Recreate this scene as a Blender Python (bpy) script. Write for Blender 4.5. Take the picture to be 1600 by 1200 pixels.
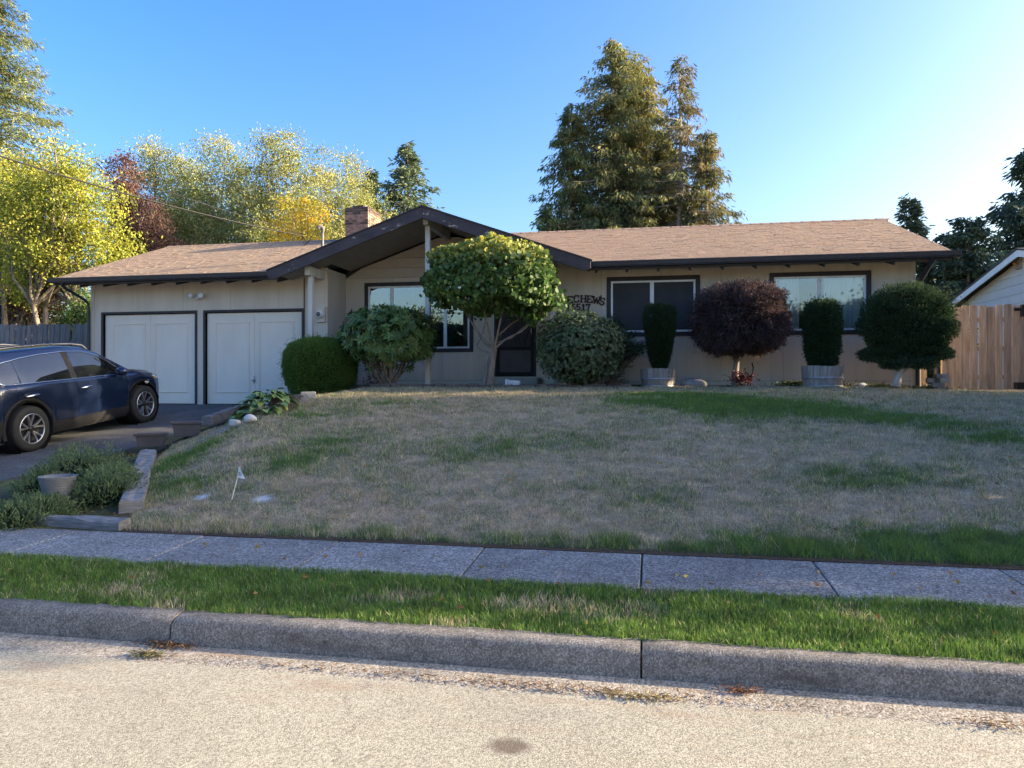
import bpy, bmesh, math, random
import numpy as np
from mathutils import Vector, Matrix

for o in list(bpy.data.objects):
    bpy.data.objects.remove(o, do_unlink=True)
SC = bpy.context.scene
COL = SC.collection
rnd = random.Random(7)
rng = np.random.default_rng(11)

# ------------------------------------------------------------------ camera, sky, sun, exposure
YAW = math.radians(10.7)
EYE = 1.65
FPX = 1150.0
cam_d = bpy.data.cameras.new('camera')
cam_d.sensor_width = 36.0
cam_d.lens = FPX / 1600 * 36.0
cam_d.clip_start = 0.05
cam_d.clip_end = 2000
cam = bpy.data.objects.new('camera', cam_d)
COL.objects.link(cam)
cam.location = (0, 0, EYE)
cam.rotation_euler = (math.pi / 2, 0, YAW)
SC.camera = cam

SUN_EL = math.radians(16.0)
SUN_AZ = math.radians(11.5)        # from +X towards +Y
world = bpy.data.worlds.new("World")
SC.world = world
world.use_nodes = True
wn = world.node_tree
wn.nodes.clear()
sky = wn.nodes.new('ShaderNodeTexSky')
sky.sky_type = 'NISHITA'
sky.sun_disc = False
sky.sun_elevation = SUN_EL
sky.sun_rotation = math.pi / 2 - SUN_AZ
sky.altitude = 0
sky.air_density = 1.0
sky.dust_density = 4.0
sky.ozone_density = 2.4
hsv = wn.nodes.new('ShaderNodeHueSaturation')
hsv.inputs['Saturation'].default_value = 1.38
hsv.inputs['Hue'].default_value = .513
bg = wn.nodes.new('ShaderNodeBackground')
bg.inputs['Strength'].default_value = 0.082
wo = wn.nodes.new('ShaderNodeOutputWorld')
wn.links.new(sky.outputs[0], hsv.inputs['Color'])
wn.links.new(hsv.outputs[0], bg.inputs[0])
wn.links.new(bg.outputs[0], wo.inputs[0])

sun_d = bpy.data.lights.new('sun', 'SUN')
sun_d.energy = 2.7
sun_d.angle = math.radians(0.5)
sun_d.color = (1.0, 0.82, 0.58)
sun = bpy.data.objects.new('sun', sun_d)
COL.objects.link(sun)
SDIR = Vector((math.cos(SUN_EL) * math.cos(SUN_AZ), math.cos(SUN_EL) * math.sin(SUN_AZ), math.sin(SUN_EL)))
sun.rotation_euler = SDIR.to_track_quat('Z', 'Y').to_euler()
sun.location = (40, 8, 20)

vs = SC.view_settings
vs.view_transform = 'Standard'
vs.look = 'None'
vs.exposure = 2.66
vs.gamma = 1.0
vs.use_curve_mapping = False
SC.cycles.max_bounces = 8
SC.cycles.transparent_max_bounces = 12

# ------------------------------------------------------------------ where a point of the place lies
CA, SA = math.cos(YAW), math.sin(YAW)

def P(px, py, Y):
    """point of the plane at distance Y (parallel to the house front)"""
    u = (px - 800) / FPX
    v = (600 - py) / FPX
    D = Y / (CA + u * SA)
    R = u * D
    return Vector((R * CA - D * SA, Y, EYE + v * D))

def smooth(t):
    t = np.clip(t, 0, 1)
    return t * t * (3 - 2 * t)

def zd(Y):
    return np.interp(Y, [6.08, 8, 10.1, 12.8, 15.5], [.27, .40, .58, .91, 1.18])

def zl(Y):
    return np.interp(Y, [6.08, 6.35, 7, 8, 9, 10, 11, 12, 13, 14, 16.5], [.27, .33, .50, .74, .96, 1.15, 1.31, 1.43, 1.52, 1.58, 1.61])

def XL(Y):
    """left edge of the lawn"""
    return np.interp(Y, [6.08, 6.5, 8.2, 10.3, 11.3, 12.3, 13.5, 14.4], [-4.95, -5.1, -6.3, -7.35, -7.6, -7.55, -7.25, -6.6])

def hash2(ix, iy, seed):
    n = (ix.astype(np.int64) * 374761393 + iy.astype(np.int64) * 668265263 + seed * 974711) & 0x7fffffff
    n = ((n ^ (n >> 13)) * 1274126177) & 0x7fffffff
    n = n ^ (n >> 16)
    return (n & 0xffff) / 65535.0

def vnoise(x, y, seed=0):
    x = np.asarray(x, float); y = np.asarray(y, float)
    ix = np.floor(x); iy = np.floor(y)
    fx = x - ix; fy = y - iy
    fx = fx * fx * (3 - 2 * fx); fy = fy * fy * (3 - 2 * fy)
    a = hash2(ix, iy, seed); b = hash2(ix + 1, iy, seed)
    c = hash2(ix, iy + 1, seed); d = hash2(ix + 1, iy + 1, seed)
    return (a * (1 - fx) + b * fx) * (1 - fy) + (c * (1 - fx) + d * fx) * fy

def fbm(x, y, seed=0, oct=4):
    s = 0; a = .5; t = 0
    for i in range(oct):
        s = s + a * vnoise(x * 2 ** i, y * 2 ** i, seed + i); t += a; a *= .5
    return s / t

def H(X, Y):
    """height of the yard"""
    X = np.asarray(X, float); Y = np.asarray(Y, float)
    d = zd(Y); l = zl(Y)
    l = l - .09 * smooth((X - 2.5) / 4) * smooth((Y - 10) / 4)
    edge = np.where(Y < 6.6, -5.1, XL(Y))
    w = smooth((X + 8.15) / 2.9)
    w2 = smooth((X - edge + .45) / 2.2) * .75 + .25 * w
    wt = np.where(Y > 12.5, w, w2)
    t = smooth((Y - 11.5) / 2)
    wt = w2 * (1 - t) + w * t
    z = d + (l - d) * wt
    z = z + .03 * (fbm(X * .9, Y * .9, 3) - .5) * smooth((Y - 6.1) / .8) * smooth((X + 8.2) / .6)
    return z

def Hs(x, y):
    return float(H(np.array([x]), np.array([y]))[0])

def G(px, py):
    """where a sight line meets the yard"""
    Ys = np.arange(6.1, 16.6, .01)
    u = (px - 800) / FPX; v = (600 - py) / FPX
    D = Ys / (CA + u * SA)
    X = u * D * CA - D * SA
    z = EYE + v * D
    h = H(X, Ys)
    k = np.where(z <= h)[0]
    k = k[0] if len(k) else len(Ys) - 1
    return Vector((X[k], Ys[k], float(h[k])))

# ------------------------------------------------------------------ mesh helpers
class MB:
    def __init__(s):
        s.v = []; s.f = []; s.sm = []; s.mi = []
    def add(s, vs_, fs, smooth_=False, mi=0):
        n = len(s.v)
        s.v += [tuple(p) for p in vs_]
        for f in fs:
            s.f.append(tuple(i + n for i in f)); s.sm.append(smooth_); s.mi.append(mi)
    def box(s, x0, x1, y0, y1, z0, z1, mi=0):
        s.add([(x0, y0, z0), (x1, y0, z0), (x1, y1, z0), (x0, y1, z0), (x0, y0, z1), (x1, y0, z1), (x1, y1, z1), (x0, y1, z1)],
              [(0, 3, 2, 1), (4, 5, 6, 7), (0, 1, 5, 4), (1, 2, 6, 5), (2, 3, 7, 6), (3, 0, 4, 7)], mi=mi)
    def bar(s, a, b, w, h, up=(0, 0, 1), mi=0):
        a = Vector(a); b = Vector(b); d = (b - a).normalized()
        up = Vector(up)
        sd = d.cross(up)
        if sd.length < 1e-4: sd = d.cross(Vector((0, 1, 0)))
        sd.normalize(); up = sd.cross(d).normalized()
        vs_ = []
        for p in (a, b):
            for i, j in ((-1, -1), (1, -1), (1, 1), (-1, 1)):
                vs_.append(p + sd * (i * w / 2) + up * (j * h / 2))
        s.add(vs_, [(0, 1, 2, 3), (7, 6, 5, 4), (0, 4, 5, 1), (1, 5, 6, 2), (2, 6, 7, 3), (3, 7, 4, 0)], mi=mi)
    def tube(s, pts, rad, n=8, cap=True, mi=0):
        pts = [Vector(p) for p in pts]
        if not hasattr(rad, '__len__'): rad = [rad] * len(pts)
        vs_ = []; fs = []
        ref = Vector((0.31, 0.17, 0.93))
        for i, p in enumerate(pts):
            d = (pts[min(i + 1, len(pts) - 1)] - pts[max(i - 1, 0)])
            if d.length < 1e-9: d = Vector((0, 0, 1))
            d.normalize()
            a = d.cross(ref)
            if a.length < .1: a = d.cross(Vector((1, 0, 0)))
            a.normalize(); b = d.cross(a)
            for k in range(n):
                t = 2 * math.pi * k / n
                vs_.append(p + (a * math.cos(t) + b * math.sin(t)) * rad[i])
        for i in range(len(pts) - 1):
            for k in range(n):
                fs.append((i * n + k, i * n + (k + 1) % n, (i + 1) * n + (k + 1) % n, (i + 1) * n + k))
        s.add(vs_, fs, True, mi)
        if cap:
            m = len(pts) - 1
            s.add([vs_[k] for k in range(n)], [tuple(range(n))], mi=mi)
            s.add([vs_[m * n + k] for k in range(n)], [tuple(reversed(range(n)))], mi=mi)
    def lathe(s, prof, c=(0, 0, 0), n=24, axis='z', mi=0, sm=True):
        vs_ = []; fs = []
        for (r, h) in prof:
            for k in range(n):
                t = 2 * math.pi * k / n
                x, y, z = r * math.cos(t), r * math.sin(t), h
                if axis == 'x': x, y, z = h, r * math.cos(t), r * math.sin(t)
                if axis == 'y': x, y, z = r * math.cos(t), h, r * math.sin(t)
                vs_.append((c[0] + x, c[1] + y, c[2] + z))
        for i in range(len(prof) - 1):
            for k in range(n):
                fs.append((i * n + k, i * n + (k + 1) % n, (i + 1) * n + (k + 1) % n, (i + 1) * n + k))
        s.add(vs_, fs, sm, mi)
    def prism(s, poly, y0, y1, mi=0):
        """poly in xz, extruded along y"""
        n = len(poly)
        vs_ = [(p[0], y0, p[1]) for p in poly] + [(p[0], y1, p[1]) for p in poly]
        fs = [tuple(range(n)), tuple(reversed(range(n, 2 * n)))] + [(i, i + n, (i + 1) % n + n, (i + 1) % n) for i in range(n)]
        s.add(vs_, fs, mi=mi)

def wloc(o):
    p = Vector((0, 0, 0))
    while o:
        p = p + o.location; o = o.parent
    return p

def obj(name, mb, mat, parent=None, bevel=0, loc=None, fixn=True):
    """one mesh object; vertices are given in world metres (or round loc)"""
    me = bpy.data.meshes.new(name)
    off = wloc(parent) if parent else Vector((0, 0, 0))
    if loc is not None: base = Vector((0, 0, 0))
    else: base = off
    me.from_pydata([(p[0] - base.x, p[1] - base.y, p[2] - base.z) for p in mb.v], [], mb.f)
    if fixn:
        bm = bmesh.new(); bm.from_mesh(me)
        bmesh.ops.recalc_face_normals(bm, faces=bm.faces)
        bm.to_mesh(me); bm.free()
    me.polygons.foreach_set('use_smooth', mb.sm)
    mats = mat if isinstance(mat, (list, tuple)) else [mat]
    for m in mats: me.materials.append(m)
    if len(mats) > 1: me.polygons.foreach_set('material_index', mb.mi)
    o = bpy.data.objects.new(name, me)
    COL.objects.link(o)
    if parent: o.parent = parent
    if loc is not None: o.location = Vector(loc) - off
    if bevel:
        b = o.modifiers.new('bevel', 'BEVEL'); b.width = bevel; b.segments = 2; b.limit_method = 'ANGLE'
        b.angle_limit = math.radians(40)
    return o

def mesh_np(name, V, F, mat, parent=None, col=None, smooth_=False):
    """V (n,3) world, F (m,k) with equal-sided faces; col (n,3) colours of the vertices"""
    V = np.asarray(V, np.float32)
    if parent is not None:
        V = V - np.array(wloc(parent), np.float32)
    F = np.asarray(F, np.int32)
    me = bpy.data.meshes.new(name)
    m, k = F.shape
    me.vertices.add(len(V)); me.vertices.foreach_set('co', V.ravel())
    me.loops.add(m * k); me.loops.foreach_set('vertex_index', F.ravel())
    me.polygons.add(m)
    me.polygons.foreach_set('loop_start', np.arange(0, m * k, k, dtype=np.int32))
    me.polygons.foreach_set('use_smooth', np.full(m, smooth_))
    me.update(calc_edges=True)
    if col is not None:
        at = me.color_attributes.new('col', 'FLOAT_COLOR', 'POINT')
        c4 = np.ones((len(V), 4), np.float32); c4[:, :3] = col
        at.data.foreach_set('color', c4.ravel())
    me.materials.append(mat)
    o = bpy.data.objects.new(name, me)
    COL.objects.link(o)
    if parent is not None: o.parent = parent
    return o

def tag(o, label, cat, group=None):
    o['label'] = label; o['category'] = cat
    if group: o['group'] = group
    return o

def thing(name, loc, label, cat, group=None):
    o = bpy.data.objects.new(name, None)
    COL.objects.link(o); o.location = loc
    o.empty_display_size = .2
    return tag(o, label, cat, group)

def share(src, name, parent, loc=None, rot=None, scale=None):
    o = src.copy(); o.name = name
    COL.objects.link(o); o.parent = parent
    if loc is not None: o.location = Vector(loc) - (wloc(parent) if parent else Vector((0, 0, 0)))
    if rot is not None: o.rotation_euler = rot
    if scale is not None: o.scale = scale
    return o

def copy_tree(src, parent=None):
    c = src.copy(); COL.objects.link(c)
    if parent is not None: c.parent = parent
    for ch in list(src.children): copy_tree(ch, c)
    return c

def structure(o):
    o['kind'] = 'structure'; return o

# ------------------------------------------------------------------ materials
def new_mat(name):
    m = bpy.data.materials.new(name); m.use_nodes = True
    nt = m.node_tree
    return m, nt, nt.nodes['Principled BSDF']

def N(nt, kind, **kw):
    n = nt.nodes.new(kind)
    for k, v in kw.items():
        if k in n.inputs.keys(): n.inputs[k].default_value = v
        else: setattr(n, k, v)
    return n

def ramp(nt, fac, stops):
    r = nt.nodes.new('ShaderNodeValToRGB')
    el = r.color_ramp.elements
    while len(el) < len(stops): el.new(.5)
    for e, (p, c) in zip(el, stops):
        e.position = p; e.color = (c[0], c[1], c[2], 1) if hasattr(c, '__len__') else (c, c, c, 1)
    nt.links.new(fac, r.inputs[0])
    return r

def mixc(nt, fac, a, b, mode='MIX'):
    m = nt.nodes.new('ShaderNodeMix'); m.data_type = 'RGBA'; m.blend_type = mode
    for k, v in ((0, fac), (6, a), (7, b)):
        if hasattr(v, 'is_linked') or hasattr(v, 'links'): nt.links.new(v, m.inputs[k])
        elif k == 0: m.inputs[0].default_value = v
        else: m.inputs[k].default_value = (v[0], v[1], v[2], 1)
    return m.outputs[2]

def surf(name, base, alt=None, scale=8, rough=.8, bump=.15, bscale=60, stretch=(1, 1, 1), detail=6, lo=.35, hi=.65, metal=0, wear=None, coat=0, spec=.4, bdist=.01, vcol=False, island=0):
    """two colours mixed by noise, fine relief, optional worn patches; laid out in the object's own metres"""
    m, nt, bs = new_mat(name)
    L = nt.links
    tc = N(nt, 'ShaderNodeTexCoord')
    mp = N(nt, 'ShaderNodeMapping'); mp.inputs['Scale'].default_value = stretch
    oi = N(nt, 'ShaderNodeObjectInfo')
    addv = N(nt, 'ShaderNodeVectorMath', operation='ADD')
    mul = N(nt, 'ShaderNodeVectorMath', operation='SCALE'); mul.inputs[3].default_value = 13.0
    cmb = N(nt, 'ShaderNodeCombineXYZ')
    for k in range(3): L.new(oi.outputs['Random'], cmb.inputs[k])
    L.new(cmb.outputs[0], mul.inputs[0])
    L.new(tc.outputs['Object'], addv.inputs[0]); L.new(mul.outputs[0], addv.inputs[1])
    L.new(addv.outputs[0], mp.inputs[0])
    nz = N(nt, 'ShaderNodeTexNoise', Scale=scale, Detail=detail, Roughness=.62)
    L.new(mp.outputs[0], nz.inputs['Vector'])
    c = None
    if vcol:
        at = N(nt, 'ShaderNodeVertexColor', layer_name='col'); c0 = at.outputs[0]
        r = ramp(nt, nz.outputs['Fac'], [(lo, .68), (hi, 1.25)])
        c = mixc(nt, 1.0, c0, r.outputs[0], 'MULTIPLY')
    else:
        r = ramp(nt, nz.outputs['Fac'], [(lo, base), (hi, alt or base)])
        c = r.outputs[0]
    if island:
        rr = N(nt, 'ShaderNodeMath', operation='MULTIPLY_ADD'); rr.inputs[1].default_value = island; rr.inputs[2].default_value = 1 - island / 2
        L.new(oi.outputs['Random'], rr.inputs[0])
        hv = N(nt, 'ShaderNodeHueSaturation'); L.new(rr.outputs[0], hv.inputs['Value']); L.new(c, hv.inputs['Color'])
        c = hv.outputs[0]
    if wear:
        wcol, wscale, thr = wear
        w = N(nt, 'ShaderNodeTexNoise', Scale=wscale, Detail=8, Roughness=.65)
        L.new(mp.outputs[0], w.inputs['Vector'])
        wr = ramp(nt, w.outputs['Fac'], [(thr, 0.0), (thr + .03, 1.0)])
        c = mixc(nt, wr.outputs[0], c, wcol)
    L.new(c, bs.inputs['Base Color'])
    bs.inputs['Roughness'].default_value = rough
    bs.inputs['Metallic'].default_value = metal
    bs.inputs['Specular IOR Level'].default_value = spec
    if coat: bs.inputs['Coat Weight'].default_value = coat
    if bump:
        bn = N(nt, 'ShaderNodeTexNoise', Scale=bscale, Detail=5)
        L.new(mp.outputs[0], bn.inputs['Vector'])
        bp = N(nt, 'ShaderNodeBump', Strength=bump, Distance=bdist)
        L.new(bn.outputs['Fac'], bp.inputs['Height'])
        L.new(bp.outputs[0], bs.inputs['Normal'])
    return m

def leafmat(name, trans=.35, rough=.55, spec=.3):
    m, nt, bs = new_mat(name)
    L = nt.links
    at = N(nt, 'ShaderNodeVertexColor', layer_name='col')
    L.new(at.outputs[0], bs.inputs['Base Color'])
    bs.inputs['Roughness'].default_value = rough
    bs.inputs['Specular IOR Level'].default_value = spec
    tr = N(nt, 'ShaderNodeBsdfTranslucent')
    hv = N(nt, 'ShaderNodeHueSaturation', Saturation=1.1, Value=1.15)
    L.new(at.outputs[0], hv.inputs['Color']); L.new(hv.outputs[0], tr.inputs[0])
    mx = N(nt, 'ShaderNodeMixShader'); mx.inputs[0].default_value = trans
    L.new(bs.outputs[0], mx.inputs[1]); L.new(tr.outputs[0], mx.inputs[2])
    L.new(mx.outputs[0], nt.nodes['Material Output'].inputs[0])
    return m

M = {}
M['leaf'] = leafmat('leaf', .35)
M['needle'] = leafmat('needle', .3, .6, .2)
M['waxy'] = leafmat('waxy_leaf', .2, .48, .3)
M['grass'] = leafmat('grass_blade', .3, .6, .2)
M['bark'] = surf('bark', (.16, .12, .09), (.30, .25, .20), 6, .9, .5, 40, (3, 3, .6))
M['pale_bark'] = surf('pale_bark', (.30, .24, .19), (.50, .44, .37), 9, .9, .5, 40, (3, 3, .6))
M['bark_mid'] = surf('bark_mid', (.14, .105, .08), (.27, .215, .175), 9, .9, .5, 40, (3, 3, .6))
M['birch_bark'] = surf('birch_bark', (.55, .52, .47), (.2, .18, .16), 5, .85, .3, 40, (1, 1, 3), lo=.5, hi=.75)
M['siding'] = surf('siding', (.53, .465, .375), (.65, .58, .485), 2.2, .75, .12, 90, (1.6, 1, .16), lo=.3, hi=.7, island=.035)
M['gable_board'] = surf('gable_board', (.48, .42, .34), (.54, .48, .395), 3, .75, .12, 90, (.3, 1, 1), island=.05)
M['door_paint'] = surf('door_paint', (.70, .635, .535), (.77, .705, .605), 1.8, .6, .05, 60, (1, 1, .3))
M['dark_trim'] = surf('dark_trim', (.026, .022, .024), (.042, .035, .036), 6, .6, .1, 60)
M['peeling'] = surf('peeling_trim', (.045, .036, .040), (.070, .056, .060), 5, .7, .2, 50, (.5, 1, 1), wear=((.42, .37, .31), 3.6, .60))
M['post_paint'] = surf('post_paint', (.50, .48, .43), (.62, .60, .55), 5, .7, .1, 60, (1, 1, .3), wear=((.25, .2, .16), 5, .66))
M['soffit'] = surf('soffit', (.30, .265, .215), (.35, .31, .255), 3, .8, .1, 50)
M['gutter'] = surf('gutter_metal', (.014, .017, .026), (.024, .028, .040), 4, .4, .03, 40, spec=.5)
M['aluminium'] = surf('aluminium', (.62, .62, .62), (.72, .72, .71), 8, .4, .02, 40, metal=.25)
M['white_paint'] = surf('white_paint', (.72, .72, .70), (.8, .8, .78), 4, .55, .03, 60)
M['concrete'] = surf('concrete', (.30, .285, .26), (.40, .38, .345), 7, .9, .5, 130, bdist=.006)
M['brick'] = surf('brick', (.19, .10, .075), (.36, .23, .18), 7, .85, .3, 60, island=.5)
M['mortar'] = surf('mortar', (.42, .39, .36), (.52, .49, .45), 12, .95, .3, 90)
M['soil'] = surf('soil', (.055, .036, .025), (.11, .075, .05), 9, .95, .8, 50, bdist=.02)
M['timber'] = surf('weathered_timber', (.12, .115, .115), (.25, .243, .24), 5, .9, .5, 50, (1.5, 1.5, 12), island=.15)
M['fence_grey'] = surf('fence_grey', (.12, .11, .11), (.21, .20, .20), 4, .9, .3, 50, (4, 4, .5), island=.3)
M['fence_tan'] = surf('fence_tan', (.27, .19, .13), (.44, .335, .25), 4, .9, .3, 50, (4, 4, .4), island=.45)
M['barrel_wood'] = surf('barrel_wood', (.20, .175, .15), (.33, .30, .27), 5, .9, .35, 50, (4, 4, .5), island=.25, wear=((.5, .46, .4), 6, .67))
M['iron_band'] = surf('iron_band', (.25, .25, .26), (.36, .36, .37), 9, .55, .1, 50, metal=.5)
M['stone'] = surf('stone', (.16, .15, .14), (.30, .29, .27), 5, .9, .5, 40)
M['pale_stone'] = surf('pale_stone', (.42, .40, .37), (.55, .53, .49), 6, .85, .3, 40)
M['plastic_brown'] = surf('plastic_brown', (.075, .064, .064), (.105, .09, .088), 5, .6, .06, 60)
M['plastic_grey'] = surf('plastic_grey', (.12, .13, .15), (.16, .17, .19), 5, .55, .05, 60)
M['plastic_black'] = surf('plastic_black', (.012, .012, .013), (.02, .02, .022), 8, .6, .06, 90, spec=.2)
M['rubber'] = surf('rubber', (.014, .014, .015), (.022, .022, .022), 10, .8, .15, 120)
M['chrome'] = surf('chrome', (.75, .76, .78), (.8, .8, .82), 5, .15, 0, metal=1)
M['rim_dark'] = surf('rim_dark', (.02, .02, .022), (.03, .03, .032), 5, .4, 0, metal=.3)
M['rim_metal'] = surf('rim_metal', (.55, .55, .57), (.62, .62, .64), 5, .28, 0, metal=.9)
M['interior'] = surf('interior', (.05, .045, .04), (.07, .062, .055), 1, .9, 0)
M['screen_mesh'] = surf('screen_mesh', (.030, .030, .033), (.042, .042, .046), 3, .55, .02, 300, spec=.3)
M['curtain'] = surf('curtain', (.76, .77, .78), (.82, .82, .82), 3, .9, .05, 60)
M['blind'] = surf('blind', (.5, .5, .49), (.6, .6, .58), 3, .7, 0)
M['cable'] = surf('cable', (.012, .012, .012), (.02, .02, .02), 9, .6, 0)
M['lamp_glass'] = surf('lamp_glass', (.6, .6, .6), (.7, .7, .7), 6, .12, 0, spec=.8)
M['letter'] = surf('letter', (.03, .018, .014), (.05, .03, .025), 9, .6, .05, 60)
M['neighbour_siding'] = surf('neighbour_siding', (.55, .52, .48), (.60, .57, .53), 2, .7, .03, 60, island=.04)
M['roof_dark'] = surf('roof_dark', (.06, .055, .055), (.1, .095, .09), 6, .9, .4, 60)
M['flag'] = surf('flag', (.78, .80, .80), (.83, .84, .84), 6, .7, .03, 60)
M['shingle'] = surf('shingle', None, None, 60, .92, .9, 120, detail=4, vcol=True, bdist=.008, lo=.36, hi=.64)
M['groundcol'] = surf('ground_cover', None, None, 30, .95, .8, 70, vcol=True, bdist=.02)

def glass_mat(name, refl, tint):
    m, nt, bs = new_mat(name)
    nt.nodes.remove(bs)
    gl = N(nt, 'ShaderNodeBsdfGlossy', Roughness=.015); gl.inputs[0].default_value = (1, .99, .98, 1)
    tr = N(nt, 'ShaderNodeBsdfTransparent'); tr.inputs[0].default_value = (*tint, 1)
    nz = N(nt, 'ShaderNodeTexNoise', Scale=.9, Detail=1)
    tc = N(nt, 'ShaderNodeTexCoord'); nt.links.new(tc.outputs['Object'], nz.inputs['Vector'])
    bp = N(nt, 'ShaderNodeBump', Strength=.06, Distance=.02); nt.links.new(nz.outputs['Fac'], bp.inputs['Height'])
    nt.links.new(bp.outputs[0], gl.inputs['Normal'])
    lw = N(nt, 'ShaderNodeFresnel', IOR=1.5)
    ad = N(nt, 'ShaderNodeMath', operation='ADD'); ad.inputs[1].default_value = refl; ad.use_clamp = True
    nt.links.new(lw.outputs[0], ad.inputs[0])
    mx = N(nt, 'ShaderNodeMixShader'); nt.links.new(ad.outputs[0], mx.inputs[0])
    nt.links.new(tr.outputs[0], mx.inputs[1]); nt.links.new(gl.outputs[0], mx.inputs[2])
    nt.links.new(mx.outputs[0], nt.nodes['Material Output'].inputs[0])
    return m
M['glass'] = glass_mat('window_glass', .15, (.85, .9, .9))
M['car_glass'] = glass_mat('car_glass', .22, (.22, .25, .25))

def paint_mat():
    m, nt, bs = new_mat('car_paint')
    bs.inputs['Base Color'].default_value = (.009, .020, .060, 1)
    bs.inputs['Metallic'].default_value = .55
    bs.inputs['Roughness'].default_value = .35
    bs.inputs['Coat Weight'].default_value = 1
    bs.inputs['Coat Roughness'].default_value = .04
    nz = N(nt, 'ShaderNodeTexNoise', Scale=900)
    tc = N(nt, 'ShaderNodeTexCoord'); nt.links.new(tc.outputs['Object'], nz.inputs['Vector'])
    r = ramp(nt, nz.outputs['Fac'], [(.3, .28), (.7, .42)]); nt.links.new(r.outputs[0], bs.inputs['Roughness'])
    return m
M['paint'] = paint_mat()

def road_mat():
    """worn chip-seal: tan and grey stones, an oil stain, rusty streaks near the gutter, cracks"""
    m, nt, bs = new_mat('chip_seal_road'); L = nt.links
    tc = N(nt, 'ShaderNodeTexCoord')
    vo = N(nt, 'ShaderNodeTexVoronoi', Scale=150); L.new(tc.outputs['Object'], vo.inputs['Vector'])
    r1 = ramp(nt, vo.outputs['Color'], [(.12, (.18, .165, .125)), (.5, (.355, .325, .245)), (.92, (.53, .485, .375))])
    nb = N(nt, 'ShaderNodeTexNoise', Scale=.9, Detail=6); L.new(tc.outputs['Object'], nb.inputs['Vector'])
    r2 = ramp(nt, nb.outputs['Fac'], [(.3, .88), (.7, 1.08)])
    c = mixc(nt, 1.0, r1.outputs[0], r2.outputs[0], 'MULTIPLY')
    # oil stain
    sx = N(nt, 'ShaderNodeSeparateXYZ'); L.new(tc.outputs['Object'], sx.inputs[0])
    px, py = P(795, 1168, 1)[0], 0
    D = FPX * EYE / (1168 - 600); u = -5 / FPX; X0 = u * D * CA - D * SA; Y0 = u * D * SA + D * CA
    vm = N(nt, 'ShaderNodeVectorMath', operation='SUBTRACT'); vm.inputs[1].default_value = (X0, Y0, 0); L.new(tc.outputs['Object'], vm.inputs[0])
    vs2 = N(nt, 'ShaderNodeVectorMath', operation='MULTIPLY'); vs2.inputs[1].default_value = (9.5, 11.5, 0); L.new(vm.outputs[0], vs2.inputs[0])
    ln = N(nt, 'ShaderNodeVectorMath', operation='LENGTH'); L.new(vs2.outputs[0], ln.inputs[0])
    ns = N(nt, 'ShaderNodeTexNoise', Scale=22, Detail=4); L.new(tc.outputs['Object'], ns.inputs['Vector'])
    ma = N(nt, 'ShaderNodeMath', operation='MULTIPLY_ADD'); ma.inputs[1].default_value = .5; L.new(ns.outputs['Fac'], ma.inputs[0]); L.new(ln.outputs['Value'], ma.inputs[2])
    rs = ramp(nt, ma.outputs[0], [(.85, .62), (1.0, 0)]); rs.color_ramp.elements[1].position = 1.0
    mr = N(nt, 'ShaderNodeMapRange'); mr.inputs[1].default_value = .8; mr.inputs[2].default_value = 1.4; mr.inputs[3].default_value = .8; mr.inputs[4].default_value = 0
    L.new(ma.outputs[0], mr.inputs[0])
    c = mixc(nt, mr.outputs[0], c, (.10, .075, .055))
    # rusty needle dust near the gutter (y 3.2-3.95)
    ny = N(nt, 'ShaderNodeMapRange'); ny.inputs[1].default_value = 3.15; ny.inputs[2].default_value = 3.9; L.new(sx.outputs[1], ny.inputs[0])
    mp2 = N(nt, 'ShaderNodeMapping'); mp2.inputs['Scale'].default_value = (1, 5, 1); L.new(tc.outputs['Object'], mp2.inputs[0])
    nr = N(nt, 'ShaderNodeTexNoise', Scale=1.3, Detail=8, Roughness=.7); L.new(mp2.outputs[0], nr.inputs['Vector'])
    rr = ramp(nt, nr.outputs['Fac'], [(.52, 0), (.68, .55)])
    mm = N(nt, 'ShaderNodeMath', operation='MULTIPLY'); L.new(ny.outputs[0], mm.inputs[0]); L.new(rr.outputs[0], mm.inputs[1])
    c = mixc(nt, mm.outputs[0], c, (.30, .19, .12))
    # hairline cracks
    vc = N(nt, 'ShaderNodeTexVoronoi', Scale=.55, feature='DISTANCE_TO_EDGE')
    nd = N(nt, 'ShaderNodeTexNoise', Scale=4, Detail=5); L.new(tc.outputs['Object'], nd.inputs['Vector'])
    va = N(nt, 'ShaderNodeVectorMath', operation='MULTIPLY_ADD'); va.inputs[1].default_value = (.35, .35, .35); L.new(nd.outputs['Color'], va.inputs[0]); L.new(tc.outputs['Object'], va.inputs[2])
    L.new(va.outputs[0], vc.inputs['Vector'])
    rc = ramp(nt, vc.outputs['Distance'], [(0.0, .35), (.005, 0)])
    nk = N(nt, 'ShaderNodeTexNoise', Scale=.7); L.new(tc.outputs['Object'], nk.inputs['Vector'])
    rk = ramp(nt, nk.outputs['Fac'], [(.5, 0), (.56, 1)])
    mc = N(nt, 'ShaderNodeMath', operation='MULTIPLY'); L.new(rc.outputs[0], mc.inputs[0]); L.new(rk.outputs[0], mc.inputs[1])
    c = mixc(nt, mc.outputs[0], c, (.06, .05, .045))
    L.new(c, bs.inputs['Base Color'])
    bs.inputs['Roughness'].default_value = .9
    bs.inputs['Specular IOR Level'].default_value = .25
    bp = N(nt, 'ShaderNodeBump', Strength=.3, Distance=.004); L.new(vo.outputs['Distance'], bp.inputs['Height'])
    bp.invert = True
    L.new(bp.outputs[0], bs.inputs['Normal'])
    return m
M['road'] = road_mat()

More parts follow.
